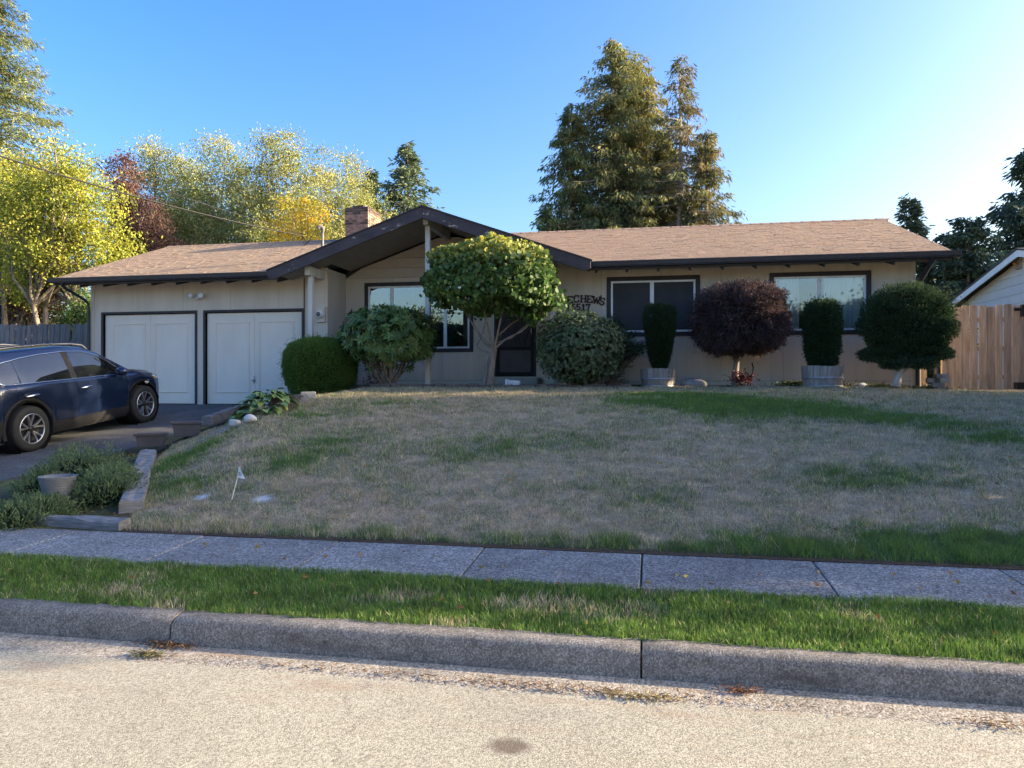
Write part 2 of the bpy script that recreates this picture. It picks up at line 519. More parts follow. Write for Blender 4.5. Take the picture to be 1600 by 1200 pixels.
def aggregate(name, a, b, c3, scale, stain=None, bump=.5):
    """concrete or asphalt with visible stones"""
    m, nt, bs = new_mat(name); L = nt.links
    ge = N(nt, 'ShaderNodeNewGeometry')
    vo = N(nt, 'ShaderNodeTexVoronoi', Scale=scale); L.new(ge.outputs['Position'], vo.inputs['Vector'])
    r1 = ramp(nt, vo.outputs['Color'], [(.1, a), (.5, b), (.9, c3)])
    nb = N(nt, 'ShaderNodeTexNoise', Scale=1.6, Detail=8, Roughness=.65); L.new(ge.outputs['Position'], nb.inputs['Vector'])
    r2 = ramp(nt, nb.outputs['Fac'], [(.3, .72), (.7, 1.22)])
    c = mixc(nt, 1.0, r1.outputs[0], r2.outputs[0], 'MULTIPLY')
    if stain:
        scol, sscale, thr, st = stain
        mp = N(nt, 'ShaderNodeMapping'); mp.inputs['Scale'].default_value = st; L.new(ge.outputs['Position'], mp.inputs[0])
        n2 = N(nt, 'ShaderNodeTexNoise', Scale=sscale, Detail=9, Roughness=.7); L.new(mp.outputs[0], n2.inputs['Vector'])
        rr = ramp(nt, n2.outputs['Fac'], [(thr, 0), (thr + .12, .8)])
        c = mixc(nt, rr.outputs[0], c, scol)
    oi = N(nt, 'ShaderNodeObjectInfo'); ro = ramp(nt, oi.outputs['Random'], [(0, .84), (1, 1.1)]); c = mixc(nt, 1.0, c, ro.outputs[0], 'MULTIPLY')
    n3 = N(nt, 'ShaderNodeTexNoise', Scale=14, Detail=6, Roughness=.7); L.new(ge.outputs['Position'], n3.inputs['Vector']); r3 = ramp(nt, n3.outputs['Fac'], [(.3, .8), (.7, 1.18)]); c = mixc(nt, 1.0, c, r3.outputs[0], 'MULTIPLY')
    L.new(c, bs.inputs['Base Color'])
    bs.inputs['Roughness'].default_value = .9
    bs.inputs['Specular IOR Level'].default_value = .25
    bp = N(nt, 'ShaderNodeBump', Strength=bump, Distance=.004); L.new(vo.outputs['Distance'], bp.inputs['Height']); bp.invert = True
    L.new(bp.outputs[0], bs.inputs['Normal'])
    return m
M['slab'] = aggregate('sidewalk_concrete', (.09, .09, .093), (.19, .19, .192), (.36, .36, .355), 85, ((.42, .42, .42), 1.2, .6, (.6, 1.6, 1)))
M['kerb'] = aggregate('kerb_concrete', (.12, .105, .09), (.20, .18, .155), (.34, .31, .27), 120, ((.09, .075, .065), 1.6, .56, (.5, 2, 3)))
M['gutter_pan'] = aggregate('gutter_concrete', (.16, .13, .10), (.33, .29, .23), (.52, .47, .38), 85, ((.24, .15, .09), 1.5, .58, (.6, 4, 1)))
M['asphalt'] = aggregate('driveway_asphalt', (.04, .041, .044), (.07, .071, .075), (.13, .13, .132), 120, ((.15, .145, .142), .9, .57, (1, .4, 1)), .35)
# ------------------------------------------------------------------ ground, street, kerb, pavement
def YB(X):
    """front edge of the planting bed along the house"""
    return np.interp(X, [-7.2, -6.4, -5.6, -1.2, -.6, .4, 6, 9], [13.45, 13.75, 13.95, 13.95, 14.1, 14.45, 14.5, 14.6])

GREEN = []
for px, py, rx, ry, s in ((1100, 628, 1.15, .55, 1.7), (1180, 640, 1.0, .7, 1.5), (1040, 617, .8, .3, 1.5), (1290, 640, .8, .35, .8), (1380, 652, .6, .3, .7), (1460, 664, .5, .3, .75),
                          (1530, 676, .45, .28, .75), (1590, 690, .5, .25, .75), (262, 730, .35, .7, 1), (250, 765, .3, .5, .8), (300, 705, .4, .5, .7), (450, 722, .5, .4, .75), (520, 690, .6, .5, .5),
                          (1330, 845, .6, .25, .6), (1500, 865, .8, .3, .6), (1590, 850, .6, .4, .5), (1230, 865, .7, .2, .5), (480, 650, .7, .4, .6), (600, 630, .7, .3, .6), (860, 690, .8, .5, .45),
                          (240, 815, .3, .12, .5), (720, 700, .6, .5, .35), (1000, 770, .7, .35, .4), (330, 752, .3, .2, .4), (1310, 745, .4, .3, .6), (1420, 745, .5, .3, .5)):
    g = G(px, py); GREEN.append((g.x, g.y, rx, ry, s))

def greenness(X, Y):
    n = fbm(X * 1.1 + 3, Y * 1.7, 21, 5)
    n2 = fbm(X * 3.3, Y * 5.0, 33, 3)
    n3 = fbm(X * 9, Y * 12, 39, 2)
    g = np.clip((n - .52) * 1.8, 0, 1) * .4 + (n2 - .5) * .55 + (n3 - .5) * .6 + .17
    for x, y, rx, ry, s in GREEN:
        d = ((X - x) / rx) ** 2 + ((Y - y) / ry) ** 2
        g = g + s * .8 * np.exp(-d * .8) * (.5 + 1.0 * n2)
    e = smooth((6.38 + .18 * smooth((X - 0) / 3) + .5 * (n2 - .3) - Y) / .3) * smooth((X + 3.6 + 2 * n) / 2.0)
    g = g + .6 * e
    return np.clip(g, 0, 1)

DRY = np.array([[.50, .40, .275], [.40, .315, .215], [.58, .48, .34]])
GRN = np.array([[.12, .20, .045], [.16, .25, .055], [.10, .17, .05]])
def grass_col(g, n, bright=1.0):
    k = rng.random(n)
    i = rng.integers(0, 3, n); j = rng.integers(0, 3, n)
    isg = (k < g)[:, None]
    c = np.where(isg, GRN[j], DRY[i])
    return c * (.75 + .5 * rng.random(n))[:, None] * bright

# far ground, one sheet to the horizon
ys = [-600, -30, -4.6, -4.4, 3.7, 4.32, 6.1, 8, 10, 12, 14, 17, 40, 120, 900]
zs = [.2, .15, .12, -.2, -.2, -.1, .15, .60, 1.0, 1.25, 1.4, 1.42, 1.5, 2, 3]
xs = [-900, -200, -60, -30, -15.2, -14.3, 14, 30, 60, 200, 900]
V = []; F = []; cc = []
for j, y in enumerate(ys):
    for i, x in enumerate(xs):
        zz = zs[j]
        if -15.5 < x < 14.5 and 6 < y < 17.5: zz -= .6
        if x <= -14.3 and 6.2 < y < 17: zz = float(zd(np.array(y))) - .05
        V.append((x, y, zz)); cc.append((.40, .33, .235) if -40 < y < -4 else (.10, .11, .05))  # pale ground across the street, added to bounce light onto the house front
for j in range(len(ys) - 1):
    for i in range(len(xs) - 1):
        a = j * len(xs) + i
        F.append((a, a + 1, a + 1 + len(xs), a + len(xs)))
structure(mesh_np('ground', V, F, M['groundcol'], None, np.array(cc)))

# street: gently crowned, worn chip-seal
mb = MB()
mb.add([(-70, -4.4, 0), (70, -4.4, 0), (70, -.6, .05), (-70, -.6, .05), (70, 3.90, .0), (-70, 3.90, .0)], [(0, 1, 2, 3), (3, 2, 4, 5)])
structure(obj('street', mb, M['road']))

# concrete gutter pan and kerb cast in segments
gut = structure(obj('gutter', (lambda b: (b.add([(-70, 3.90, .0), (70, 3.90, .0), (70, 4.185, .004), (-70, 4.185, .004)], [(0, 1, 2, 3)]), b)[1])(MB()), M['gutter_pan']))

kerb = structure(bpy.data.objects.new('kerb', None)); COL.objects.link(kerb)
def kerb_prof(z=.17):
    return [(4.17, -.05), (4.168, .0), (4.176, .03), (4.185, z - .045), (4.195, z - .018), (4.222, z), (4.335, z + .006), (4.345, -.05)]
jx = [-70, -40, -14]
x270 = P(277, 975, 4.25)[0]; x1002 = P(1002, 1020, 4.2)[0]
step = x1002 - x270
ks = [x270 + step * i for i in range(-2, 5)]
jx = [-70, -30] + ks + [30, 70]
for i in range(len(jx) - 1):
    b = MB(); p = kerb_prof()
    a0, a1 = jx[i] + .006, jx[i + 1] - .006
    nseg = max(2, int((a1 - a0) / .12)) if abs(a0) < 12 else 4
    vs_ = []; fs = []
    for k in range(nseg + 1):
        x = a0 + (a1 - a0) * k / nseg
        for q, (y, z) in enumerate(p):
            j = 0 if q in (0, 7) else (rnd.random() - .5) * .008
            e = -.012 if (k in (0, nseg) and q in (4, 5)) else 0
            vs_.append((x, y + j - e * .6, z + j + e))
    n = len(p)
    for k in range(nseg):
        for q in range(n - 1):
            fs.append((k * n + q, (k + 1) * n + q, (k + 1) * n + q + 1, k * n + q + 1))
    b.add(vs_, fs, True)
    b.add([vs_[q] for q in range(n)], [tuple(range(n))]); b.add([vs_[nseg * n + q] for q in range(n)], [tuple(range(n))])
    obj('kerb_segment', b, M['kerb'], kerb)
b = MB(); b.box(-70, 70, 4.20, 4.33, -.08, .135)
obj('kerb_joint_filler', b, M['soil'], kerb)

# verge (soil under its grass)
def sheet(name, x0, x1, y0, y1, res, zf, colf, mat, keep=None):
    nx = int(round((x1 - x0) / res)); ny = int(round((y1 - y0) / res))
    gx, gy = np.meshgrid(np.linspace(x0, x1, nx + 1), np.linspace(y0, y1, ny + 1))
    X = gx.ravel(); Y = gy.ravel()
    Vv = np.stack([X, Y, zf(X, Y)], 1)
    a = (np.arange(ny)[:, None] * (nx + 1) + np.arange(nx)[None, :]).ravel()
    Ff = np.stack([a, a + 1, a + nx + 2, a + nx + 1], 1)
    if keep is not None:
        cx = X[Ff].mean(1); cy = Y[Ff].mean(1)
        Ff = Ff[keep(cx, cy)]
        used = np.unique(Ff); mp = np.zeros(len(Vv), int); mp[used] = np.arange(len(used))
        Vv = Vv[used]; Ff = mp[Ff]; X = X[used]; Y = Y[used]
    return mesh_np(name, Vv, Ff, mat, None, colf(X, Y), True)

def zverge(X, Y):
    return .150 + (Y - 4.33) / .87 * .06 + .02 * (fbm(X * 2, Y * 2, 5) - .5)
def cverge(X, Y):
    n = fbm(X * 2.5, Y * 3, 9)[:, None]
    return np.array([.05, .065, .022]) * (1 - n) + np.array([.11, .10, .05]) * n
structure(sheet('verge', -16, 16, 4.335, 5.215, .08, zverge, cverge, M['groundcol']))

# sidewalk of concrete slabs
walk = structure(bpy.data.objects.new('sidewalk', None)); COL.objects.link(walk)
x0 = P(1002, 890, 5.6)[0]
for k in range(-10, 10):
    a = x0 + 1.31 * k + .006; c_ = x0 + 1.31 * (k + 1) - .006
    b = MB()
    t = [(rnd.random() - .5) * .007 for _ in range(4)]
    zf, zb = .225, .268
    vs_ = [(a, 5.20, zf + t[0]), (c_, 5.20, zf + t[1]), (c_, 6.075, zb + t[2]), (a, 6.075, zb + t[3])]
    b.add([(v[0], v[1], v[2] - .1) for v in vs_] + vs_, [(4, 5, 6, 7), (0, 1, 5, 4), (1, 2, 6, 5), (2, 3, 7, 6), (3, 0, 4, 7)])
    obj('slab', b, M['slab'], walk, bevel=.008)
b = MB(); b.add([(-16, 5.19, .20), (16, 5.19, .20), (16, 6.08, .245), (-16, 6.08, .245)], [(0, 1, 2, 3)])
obj('slab_bedding', b, M['soil'], walk)

# lawn, garden bed at the driveway, planting bed, driveway
def clawn(X, Y):
    g = greenness(X, Y)[:, None]
    n = fbm(X * 6, Y * 6, 44, 3)[:, None]
    c = np.array([.34, .27, .185]) * (1 - g) + np.array([.055, .075, .025]) * g
    c = c * (.75 + .5 * n)
    e = smooth((6.22 - Y) / .1)[:, None]          # bare soil lip over the pavement
    c = c * (1 - e) + np.array([.07, .045, .03]) * e
    for px, py, r in ((315, 777, .085), (410, 780, .10)):      # two chalky patches
        q = G(px, py); d = np.sqrt(((X - q.x) / 1.5) ** 2 + ((Y - q.y) / 1.2) ** 2) + .06 * (fbm(X * 14, Y * 14, 3, 2) - .5)
        k = smooth((r - d) / .06)[:, None]
        c = c * (1 - k) + np.array([.52, .52, .52]) * k
    return c
def lawn_keep(X, Y): return (X > XL(Y)) & (Y < YB(X))
structure(sheet('lawn', -7.8, 14, 6.08, 15.0, .06, H, clawn, M['groundcol'], lawn_keep))
def csoil(X, Y):
    n = fbm(X * 4, Y * 4, 61, 4)[:, None]
    return np.array([.05, .033, .024]) * (1 - n) + np.array([.13, .09, .06]) * n
def cwedge(X, Y):
    n = np.clip((fbm(X * 3, Y * 3, 71, 4)[:, None] - .35) * 2.2, 0, 1)
    return np.array([.075, .055, .03]) * (1 - n) + np.array([.10, .12, .035]) * n
def wedge_keep(X, Y): return (X <= XL(Y)) & (X > -8.2) & (Y < YB(X))
structure(sheet('garden_bed', -8.2, -4.6, 6.08, 14.6, .06, lambda X, Y: H(X, Y) - .004, cwedge, M['groundcol'], wedge_keep))
bed = structure(sheet('planting_bed', -8.2, 9, 13.3, 16.6, .07, lambda X, Y: H(X, Y) + .015 + .05 * (fbm(X * 4, Y * 4, 81) - .4), csoil, M['groundcol'], lambda X, Y: (Y >= YB(X)) & ~((X > -7.0) & (X < -2.3) & (Y > 15.2))))
drive = structure(sheet('driveway', -15.2, -8.2, 6.06, 15.6, .2, lambda X, Y: H(X, Y), lambda X, Y: np.full((len(X), 3), .06), M['asphalt']))

# ------------------------------------------------------------------ grass blades
def in_view(X, Y, m=1.2):
    D = -X * SA + Y * CA; R = X * CA + Y * SA
    return (R > -.70 * D - m) & (R < .70 * D + m)

def blades(name, X, Y, Z, h, w, col, lean=.5, seg=2):
    n = len(X)
    az = rng.random(n) * 2 * math.pi
    wd = np.stack([np.cos(az), np.sin(az), np.zeros(n)], 1) * (w * .5)[:, None]
    la = rng.random(n) * 2 * math.pi
    lm = (rng.random(n) ** 1.3) * lean * h
    L = np.stack([np.cos(la) * lm, np.sin(la) * lm, np.zeros(n)], 1)
    B = np.stack([X, Y, Z], 1)
    top = B + L + np.stack([np.zeros(n), np.zeros(n), h], 1)
    if seg == 1:
        Vv = np.stack([B - wd, B + wd, top], 1).reshape(-1, 3)
        Ff = np.arange(3 * n).reshape(n, 3); k = 3
    else:
        mid = B + L * .35 + np.stack([np.zeros(n), np.zeros(n), h * .58], 1)
        Vv = np.stack([B - wd, B + wd, mid + wd * .8, top, mid - wd * .8], 1).reshape(-1, 3)
        q = np.arange(n)[:, None] * 5
        Ff = np.concatenate([q + np.array([[0, 1, 2]]), q + np.array([[0, 2, 4]]), q + np.array([[4, 2, 3]])], 1).reshape(-1, 3); k = 5
    o = mesh_np(name, Vv, Ff, M['grass'], None, np.repeat(col, k, 0))
    o['kind'] = 'stuff'
    return o

n = 290000
X = rng.uniform(-9.5, 9.5, n); Y = rng.uniform(4.31, 5.26, n)
thin = fbm(X * 1.6, Y * 2.5, 91, 4)
k = in_view(X, Y, 3.5) & (rng.random(n) < np.clip(1.9 - thin * 1.9, .25, 1)) & (Y < 5.19 + .07 * vnoise(X * 4, Y * 0, 3))
X, Y, thin = X[k], Y[k], thin[k]
g = np.clip(1.0 - np.clip((thin - .62) * 3.5, 0, .6) - .35 * np.exp(-((X + 3.6) / .5) ** 2 - ((Y - 4.55) / .1) ** 2), 0, 1) * .97
c = grass_col(g, len(X), 1.0)
patch = .75 + .6 * fbm(X * 3, Y * 4, 17, 3)
fine = vnoise(X * 8, Y * 14, 53) * .5 + vnoise(X * 22, Y * 36, 54) * .5
c = c * (.6 + .9 * fine)[:, None]
h = rng.uniform(.024, .066, len(X)) * patch
blades('verge_grass', X, Y, zverge(X, Y) - .005, h, rng.uniform(.003, .006, len(X)), c, .9, 2)

n = 1050000
X = rng.uniform(-7.7, 12.5, n); Y = rng.uniform(6.12, 14.6, n)
D = -X * SA + Y * CA
k = in_view(X, Y, 3.5) & (X > XL(Y) + .02) & (Y < YB(X) - .01) & (rng.random(n) < np.clip(7.5 / D, .5, 1))
X, Y = X[k], Y[k]
bare = np.zeros(len(X), bool)
for px, py, r in ((315, 777, .09), (410, 780, .11)):
    q = G(px, py); bare |= ((X - q.x) / 1.4) ** 2 + ((Y - q.y) / 1.1) ** 2 < (r * rng.uniform(.5, 1.1, len(X))) ** 2
X, Y = X[~bare], Y[~bare]
g = greenness(X, Y)
n = len(X)
c = grass_col(g, n)
tuft = .45 + 1.1 * vnoise(X * 8, Y * 10, 12)
h = rng.uniform(.018, .046, n) * (1 + .5 * g) * tuft
fine = vnoise(X * 9, Y * 13, 51) * .5 + vnoise(X * 24, Y * 34, 52) * .5
c = c * (.55 + .9 * fine)[:, None]
lip = smooth((6.45 - Y) / .2)
h = h * (1 + .7 * lip)
blades('lawn_grass', X, Y, H(X, Y) - .004, h, rng.uniform(.003, .006, n) * np.clip(D[k][~bare] / 8, 1, 1.7), c, 1.3, 1)
# ------------------------------------------------------------------ the house
E = EYE
house = thing('house', (-4.2, 15.5, 1.6), 'low beige ranch house with brown shingle roof, gabled porch and two garage doors', 'house')
YG, YW = 15.5, 16.5
PIT = .361
def zroof(Y): return E + 2.47 + PIT * (Y - 14.9)
GX, GZ, GP = -4.62, E + 3.66, .353
def zgab(X): return GZ - GP * abs(X - GX)

def panels(Y, x0, x1, z0, z1, openings, seams, name='siding_panel', mat=None, th=.03):
    """sheet siding with narrow gaps, cut round the openings; each sheet is a part"""
    ss = [x0] + sorted(s for s in seams if x0 < s < x1) + [x1]
    for a, b_ in zip(ss[:-1], ss[1:]):
        a2, b2 = a + .0025, b_ - .0025
        cuts = sorted(set([a2, b2] + [c for o in openings for c in (o[0], o[1]) if a2 < c < b2]))
        for p, q in zip(cuts[:-1], cuts[1:]):
            mid = (p + q) / 2
            hs = [(z0, z1)]
            for o in openings:
                if o[0] < mid < o[1]:
                    new = []
                    for (u, v) in hs:
                        if o[2] > u: new.append((u, min(v, o[2])))
                        if o[3] < v: new.append((max(u, o[3]), v))
                    hs = [h for h in new if h[1] - h[0] > .01]
            for u, v in hs:
                mb = MB(); mb.box(p, q, Y, Y + th, u, v)
                obj(name, mb, mat or M['siding'], house)

gd = [(-12.88, -10.45, 1.0, E + 1.66), (-10.18, -7.77, 1.0, E + 1.66)]
win1 = (-.90, .97, E + 1.0, E + 2.22)
win2 = (2.35, 4.23, E + .99, E + 2.22)
winL = (-6.66, -4.04, E + .75, E + 2.38)
door = (-3.53, -2.56, E + .17, E + 2.24)
panels(YG, -13.18, -7.15, 1.12, E + 2.62, gd, [-13.18 + 1.21 * i for i in range(1, 6)])
panels(YG, -2.23, 5.02, E + .06, E + 2.62, [win1, win2], [-2.23 + 1.21 * i for i in range(1, 6)])
panels(YG, -2.23, 5.02, 1.52, E + .055, [], [.2, 2.6], 'skirt_board', M['siding'], .024)
panels(YW, -7.15, -2.23, E + .08, E + 2.50, [winL, door], [-5.95, -4.75, -3.75])
panels(YW, -7.15, -2.23, 1.60, E + .074, [(door[0], door[1], 1, E + .17)], [-4.7], 'skirt_board', M['siding'], .024)
# returns beside the porch, dark studs and sheathing behind
mb = MB(); mb.box(-7.18, -7.152, YG + .032, YW + .03, 1.2, E + 2.6); obj('return_wall', mb, M['siding'], house)
mb = MB(); mb.box(-2.228, -2.20, YG + .032, YW + .03, 1.2, E + 2.6); obj('return_wall', mb, M['siding'], house)
mb = MB(); mb.box(5.0, 5.03, YG + .032, 22.8, 1.2, E + 2.55); mb.box(-13.19, -13.16, YG + .032, 22.8, 1.0, E + 2.55); mb.box(-13.1, 5, 22.8, 22.83, 1.0, E + 2.55)
obj('side_wall', mb, M['siding'], house)
def backing(Y, x0, x1, z0, z1, ops):
    global house
    mb = MB()
    cuts = sorted(set([x0, x1] + [c for o in ops for c in o[:2]]))
    for p, q in zip(cuts[:-1], cuts[1:]):
        mid = (p + q) / 2; hs = [(z0, z1)]
        for o in ops:
            if o[0] < mid < o[1]: hs = [h for h in ((z0, o[2]), (o[3], z1)) if h[1] - h[0] > .01]
        for u, v in hs: mb.box(p, q, Y + .035, Y + .10, u, v)
    obj('sheathing', mb, M['dark_trim'], house)
backing(YG, -13.15, -7.19, 1.0, E + 2.6, gd)
backing(YG, -2.19, 4.99, 1.4, E + 2.6, [win1, win2])
backing(YW, -7.14, -2.24, 1.4, E + 2.9, [winL, door])
# gable wall above the living room: lapped boards following the soffit
zz = E + 2.505; k = 0
while zz < E + 3.4:
    z1 = zz + .222
    def lim(z): return max(.02, (GZ - .17 - z) / GP)
    def cl(x): return min(max(x, -7.14), -2.24)
    poly = [(cl(GX - lim(zz)), zz), (cl(GX + lim(zz)), zz), (cl(GX + lim(z1)), z1), (cl(GX - lim(z1)), z1)]
    mb = MB(); n0 = poly
    mb.add([(poly[0][0], YW - .012, zz), (poly[1][0], YW - .012, zz), (poly[2][0], YW + .012, z1), (poly[3][0], YW + .012, z1),
            (poly[0][0], YW + .03, zz), (poly[1][0], YW + .03, zz), (poly[2][0], YW + .03, z1), (poly[3][0], YW + .03, z1)],
           [(0, 1, 2, 3), (0, 4, 5, 1), (1, 5, 6, 2), (3, 2, 6, 7), (0, 3, 7, 4), (4, 7, 6, 5)])
    obj('gable_board', mb, M['gable_board'], house)
    zz += .226
# corner boards
for x in (-13.175, 5.0):
    mb = MB(); mb.box(x - .045, x + .045, YG - .012, YG - .001, 1.15, E + 2.55); obj('corner_board', mb, M['siding'], house)

# main roof
XLR, XRR, YE, YR = -13.66, 5.45, 14.88, 19.0
yv = YE + (GZ - zroof(YE)) / PIT
xe = (GZ - zroof(YE)) / GP
front = [(XLR, YE), (GX - xe, YE), (GX, yv), (GX + xe, YE), (XRR, YE), (XRR, YR), (XLR, YR)]
mb = MB()
vs_ = [(x, y, zroof(y)) for x, y in front]
n = len(vs_)
mb.add(vs_ + [(x, y, z - .12) for x, y, z in vs_], [tuple(range(n)), tuple(reversed(range(n, 2 * n)))] + [(i, (i + 1) % n, (i + 1) % n + n, i + n) for i in range(n)])
zb = zroof(YR)
bs_ = [(XLR, YR + .002, zb), (XRR, YR + .002, zb), (XRR, 23.2, zb - 4.2 * PIT), (XLR, 23.2, zb - 4.2 * PIT)]
mb.add(bs_ + [(x, y, z - .12) for x, y, z in bs_], [(0, 1, 2, 3), (7, 6, 5, 4), (0, 4, 5, 1), (1, 5, 6, 2), (2, 6, 7, 3), (3, 7, 4, 0)])
roof = obj('roof', mb, M['dark_trim'], house)
# gable ends of the main roof
for x in (-13.17, 5.015):
    mb = MB(); mb.add([(x, 15.5, E + 2.55), (x, 22.8, E + 2.55), (x, YR, zb - .14), (x + .02, 15.5, E + 2.55), (x + .02, 22.8, E + 2.55), (x + .02, YR, zb - .14)],
           [(0, 1, 2), (5, 4, 3), (0, 2, 5, 3), (1, 4, 5, 2), (0, 3, 4, 1)])
    obj('gable_end', mb, M['siding'], house)

# shingle tabs, each one a separate piece of this mesh
SH = np.array([[.36, .245, .17], [.34, .23, .16], [.38, .26, .175], [.335, .235, .17], [.36, .25, .175], [.36, .23, .155]])
def shingles(corner_fn, U0, U1, rows, expo, tab, keep, name, parent, lift=.0055, tint=(1, 1, 1)):
    Vv = []; Ff = []; Cc = []
    for r in range(rows + 1):
        off = (r % 2) * tab / 2 + rnd.uniform(-.05, .05) - tab
        x = U0 + off
        while x < U1:
            w = tab * rnd.choice((.5, .75, 1, 1))
            a, b_ = max(x, U0), min(x + w - .006, U1)
            x += w
            if b_ - a < .03: continue
            s0 = r * expo - rnd.uniform(-.001, .0015); s1 = s0 + expo + .03
            if not keep((a + b_) / 2, s0 + .02): continue
            h0 = lift + rnd.random() ** 5 * .005; h1 = .004
            ha = h0 + rnd.uniform(-.001, .002); hb = h0 + rnd.uniform(-.001, .002)
            n_ = len(Vv)
            Vv += [corner_fn(a, s0, ha), corner_fn(b_, s0, hb), corner_fn(b_, s1, h1), corner_fn(a, s1, h1),
                   corner_fn(a, s0, .001), corner_fn(b_, s0, .001)]
            Ff += [(n_, n_ + 1, n_ + 2, n_ + 3), (n_ + 4, n_ + 5, n_ + 1, n_), (n_ + 4, n_, n_ + 3, n_ + 3), (n_ + 1, n_ + 5, n_ + 2, n_ + 2)]
            c = SH[rnd.randrange(6)] * rnd.uniform(.94, 1.05) * np.array(tint)
            Cc += [c] * 6
    quads = [f for f in Ff if f[2] != f[3]]; tris = [f[:3] for f in Ff if f[2] == f[3]]
    T = []
    for q in quads: T += [(q[0], q[1], q[2]), (q[0], q[2], q[3])]
    T += tris
    o = mesh_np(name, Vv, T, M['shingle'], parent, np.array(Cc)); o['kind'] = 'stuff'
    return o
SL = math.sqrt(1 + PIT * PIT)
def main_pt(x, s, h):
    y = YE - .035 + s / SL; return (x, y - h * PIT / SL, zroof(y) + .001 + h / SL)
def main_keep(x, s):
    y = YE - .035 + s / SL
    return y < YR and zroof(y) > zgab(x) - .02 or abs(x - GX) > xe and y < YR
shingles(main_pt, XLR - .02, GX - .3, int(4.12 * SL / .145), .145, .21, main_keep, 'shingles', roof, tint=(.90, .92, .86))
shingles(main_pt, GX - .3, XRR + .02, int(4.12 * SL / .145), .145, .21, main_keep, 'shingles', roof, tint=(.84, .83, .78))
mb = MB()                                                     # ridge caps
x = XLR
while x < XRR:
    mb.add([(x, YR - .13, zb - .03), (x + .3, YR - .13, zb - .04), (x + .3, YR, zb + .022), (x, YR, zb + .03), (x + .3, YR + .13, zb - .04), (x, YR + .13, zb - .03)], [(0, 1, 2, 3), (3, 2, 4, 5)])
    x += .24
rc = mesh_np('ridge_caps', mb.v, [t for f in mb.f for t in ((f[0], f[1], f[2]), (f[0], f[2], f[3]))], M['shingle'], roof, np.tile(SH[1] * .9, (len(mb.v), 1))); rc['kind'] = 'stuff'

# porch gable: two slopes that run back over the main roof
YF = 14.56
groof = MB()
for s in (-1, 1):
    x1 = GX + s * (xe + .02)
    z1 = zgab(x1)
    a = [(GX, YF, GZ), (x1, YF, z1), (x1, YE + .2, z1), (GX, yv + .25, GZ)]
    t = .10
    groof.add([(p[0], p[1], p[2]) for p in a] + [(p[0], p[1], p[2] - t) for p in a], [(0, 1, 2, 3), (7, 6, 5, 4), (0, 4, 5, 1), (1, 5, 6, 2), (2, 6, 7, 3)])
gr = obj('gable_roof', groof, M['dark_trim'], house)
for s in (-1, 1):
    def gp(y, q, h, s=s):
        x = GX + s * (xe + .04 - q / math.sqrt(1 + GP * GP))
        return (x + s * h * .33, y, zgab(x) + .002 + h * .94)
    def gk(y, q, s=s):
        x = GX + s * (xe + .04 - q / math.sqrt(1 + GP * GP))
        return zgab(x) > zroof(y) - .02 and s * (x - GX) > 0
    shingles(gp, YF - .02, yv + .3, int(xe * 1.06 / .145), .145, .31, gk, 'shingles', gr)
# soffit boards under the gable, running front to back
for s in (-1, 1):
    q = .05
    while q < xe - .05:
        xa = GX + s * q; xb = GX + s * min(q + .2935, xe - .03)
        mb = MB(); za, zb2 = zgab(xa) - .104, zgab(xb) - .104
        yb = YW + .02
        if abs(xb - GX) > 2.55: yb = 15.45
        mb.add([(xa, YF + .045, za), (xb, YF + .045, zb2), (xb, yb, zb2), (xa, yb, za), (xa, YF + .045, za - .018), (xb, YF + .045, zb2 - .018), (xb, yb, zb2 - .018), (xa, yb, za - .018)],
               [(0, 1, 2, 3), (7, 6, 5, 4), (0, 4, 5, 1), (1, 5, 6, 2), (2, 6, 7, 3), (3, 7, 4, 0)])
        obj('soffit_board', mb, M['soffit'], house)
        q += .296
# rake boards with peeling paint
for s in (-1, 1):
    x1 = GX + s * (xe + .06)
    mb = MB(); hgt = .25
    x0_ = GX + s * .0015
    pts = [(x0_, GZ + .004), (x1, zgab(x1) + .004), (x1, zgab(x1) - .16), (x1 - s * .12, zgab(x1 - s * .12) - hgt), (x0_, GZ - hgt)]
    mb.prism(pts, YF - .045, YF)
    obj('rake_board', mb, M['peeling'], house, bevel=.004)
    mb = MB()
    mb.add([(GX, YF - .065, GZ + .016), (x1 + s * .03, YF - .065, zgab(x1 + s * .03) + .016), (x1 + s * .03, YF + .02, zgab(x1 + s * .03) + .016), (GX, YF + .02, GZ + .016),
            (GX, YF - .065, GZ - .01), (x1 + s * .03, YF - .065, zgab(x1 + s * .03) - .01), (x1 + s * .03, YF + .02, zgab(x1 + s * .03) - .01), (GX, YF + .02, GZ - .01)],
           [(0, 1, 2, 3), (7, 6, 5, 4), (0, 4, 5, 1), (1, 5, 6, 2), (2, 6, 7, 3), (3, 7, 4, 0)])
    obj('drip_edge', mb, M['dark_trim'], house)
# porch beams and posts
YP = 14.92
for bx, zt in ((GX, GZ - .135), (-7.27, E + 2.54), (-1.98, E + 2.54)):
    mb = MB(); mb.box(bx - .055, bx + .055, YP - .19, YW, zt - .20, zt); obj('porch_beam', mb, M['post_paint'], house, bevel=.006)
for bx, zt, zb3 in ((GX, GZ - .338, 1.58), (-7.27, E + 2.337, 1.35), (-1.98, E + 2.337, 1.58)):
    mb = MB(); mb.box(bx - .05, bx + .05, YP - .05, YP + .05, zb3, zt); obj('porch_post', mb, M['post_paint'], house, bevel=.006)
mb = MB(); mb.box(-7.1, -2.27, 15.2, 16.49, 1.45, 1.64); obj('porch_slab', mb, M['concrete'], house, bevel=.01)
mb = MB(); mb.box(door[0] - .12, door[1] + .12, 15.9, 16.48, 1.642, E + .14); obj('door_step', mb, M['concrete'], house, bevel=.012)

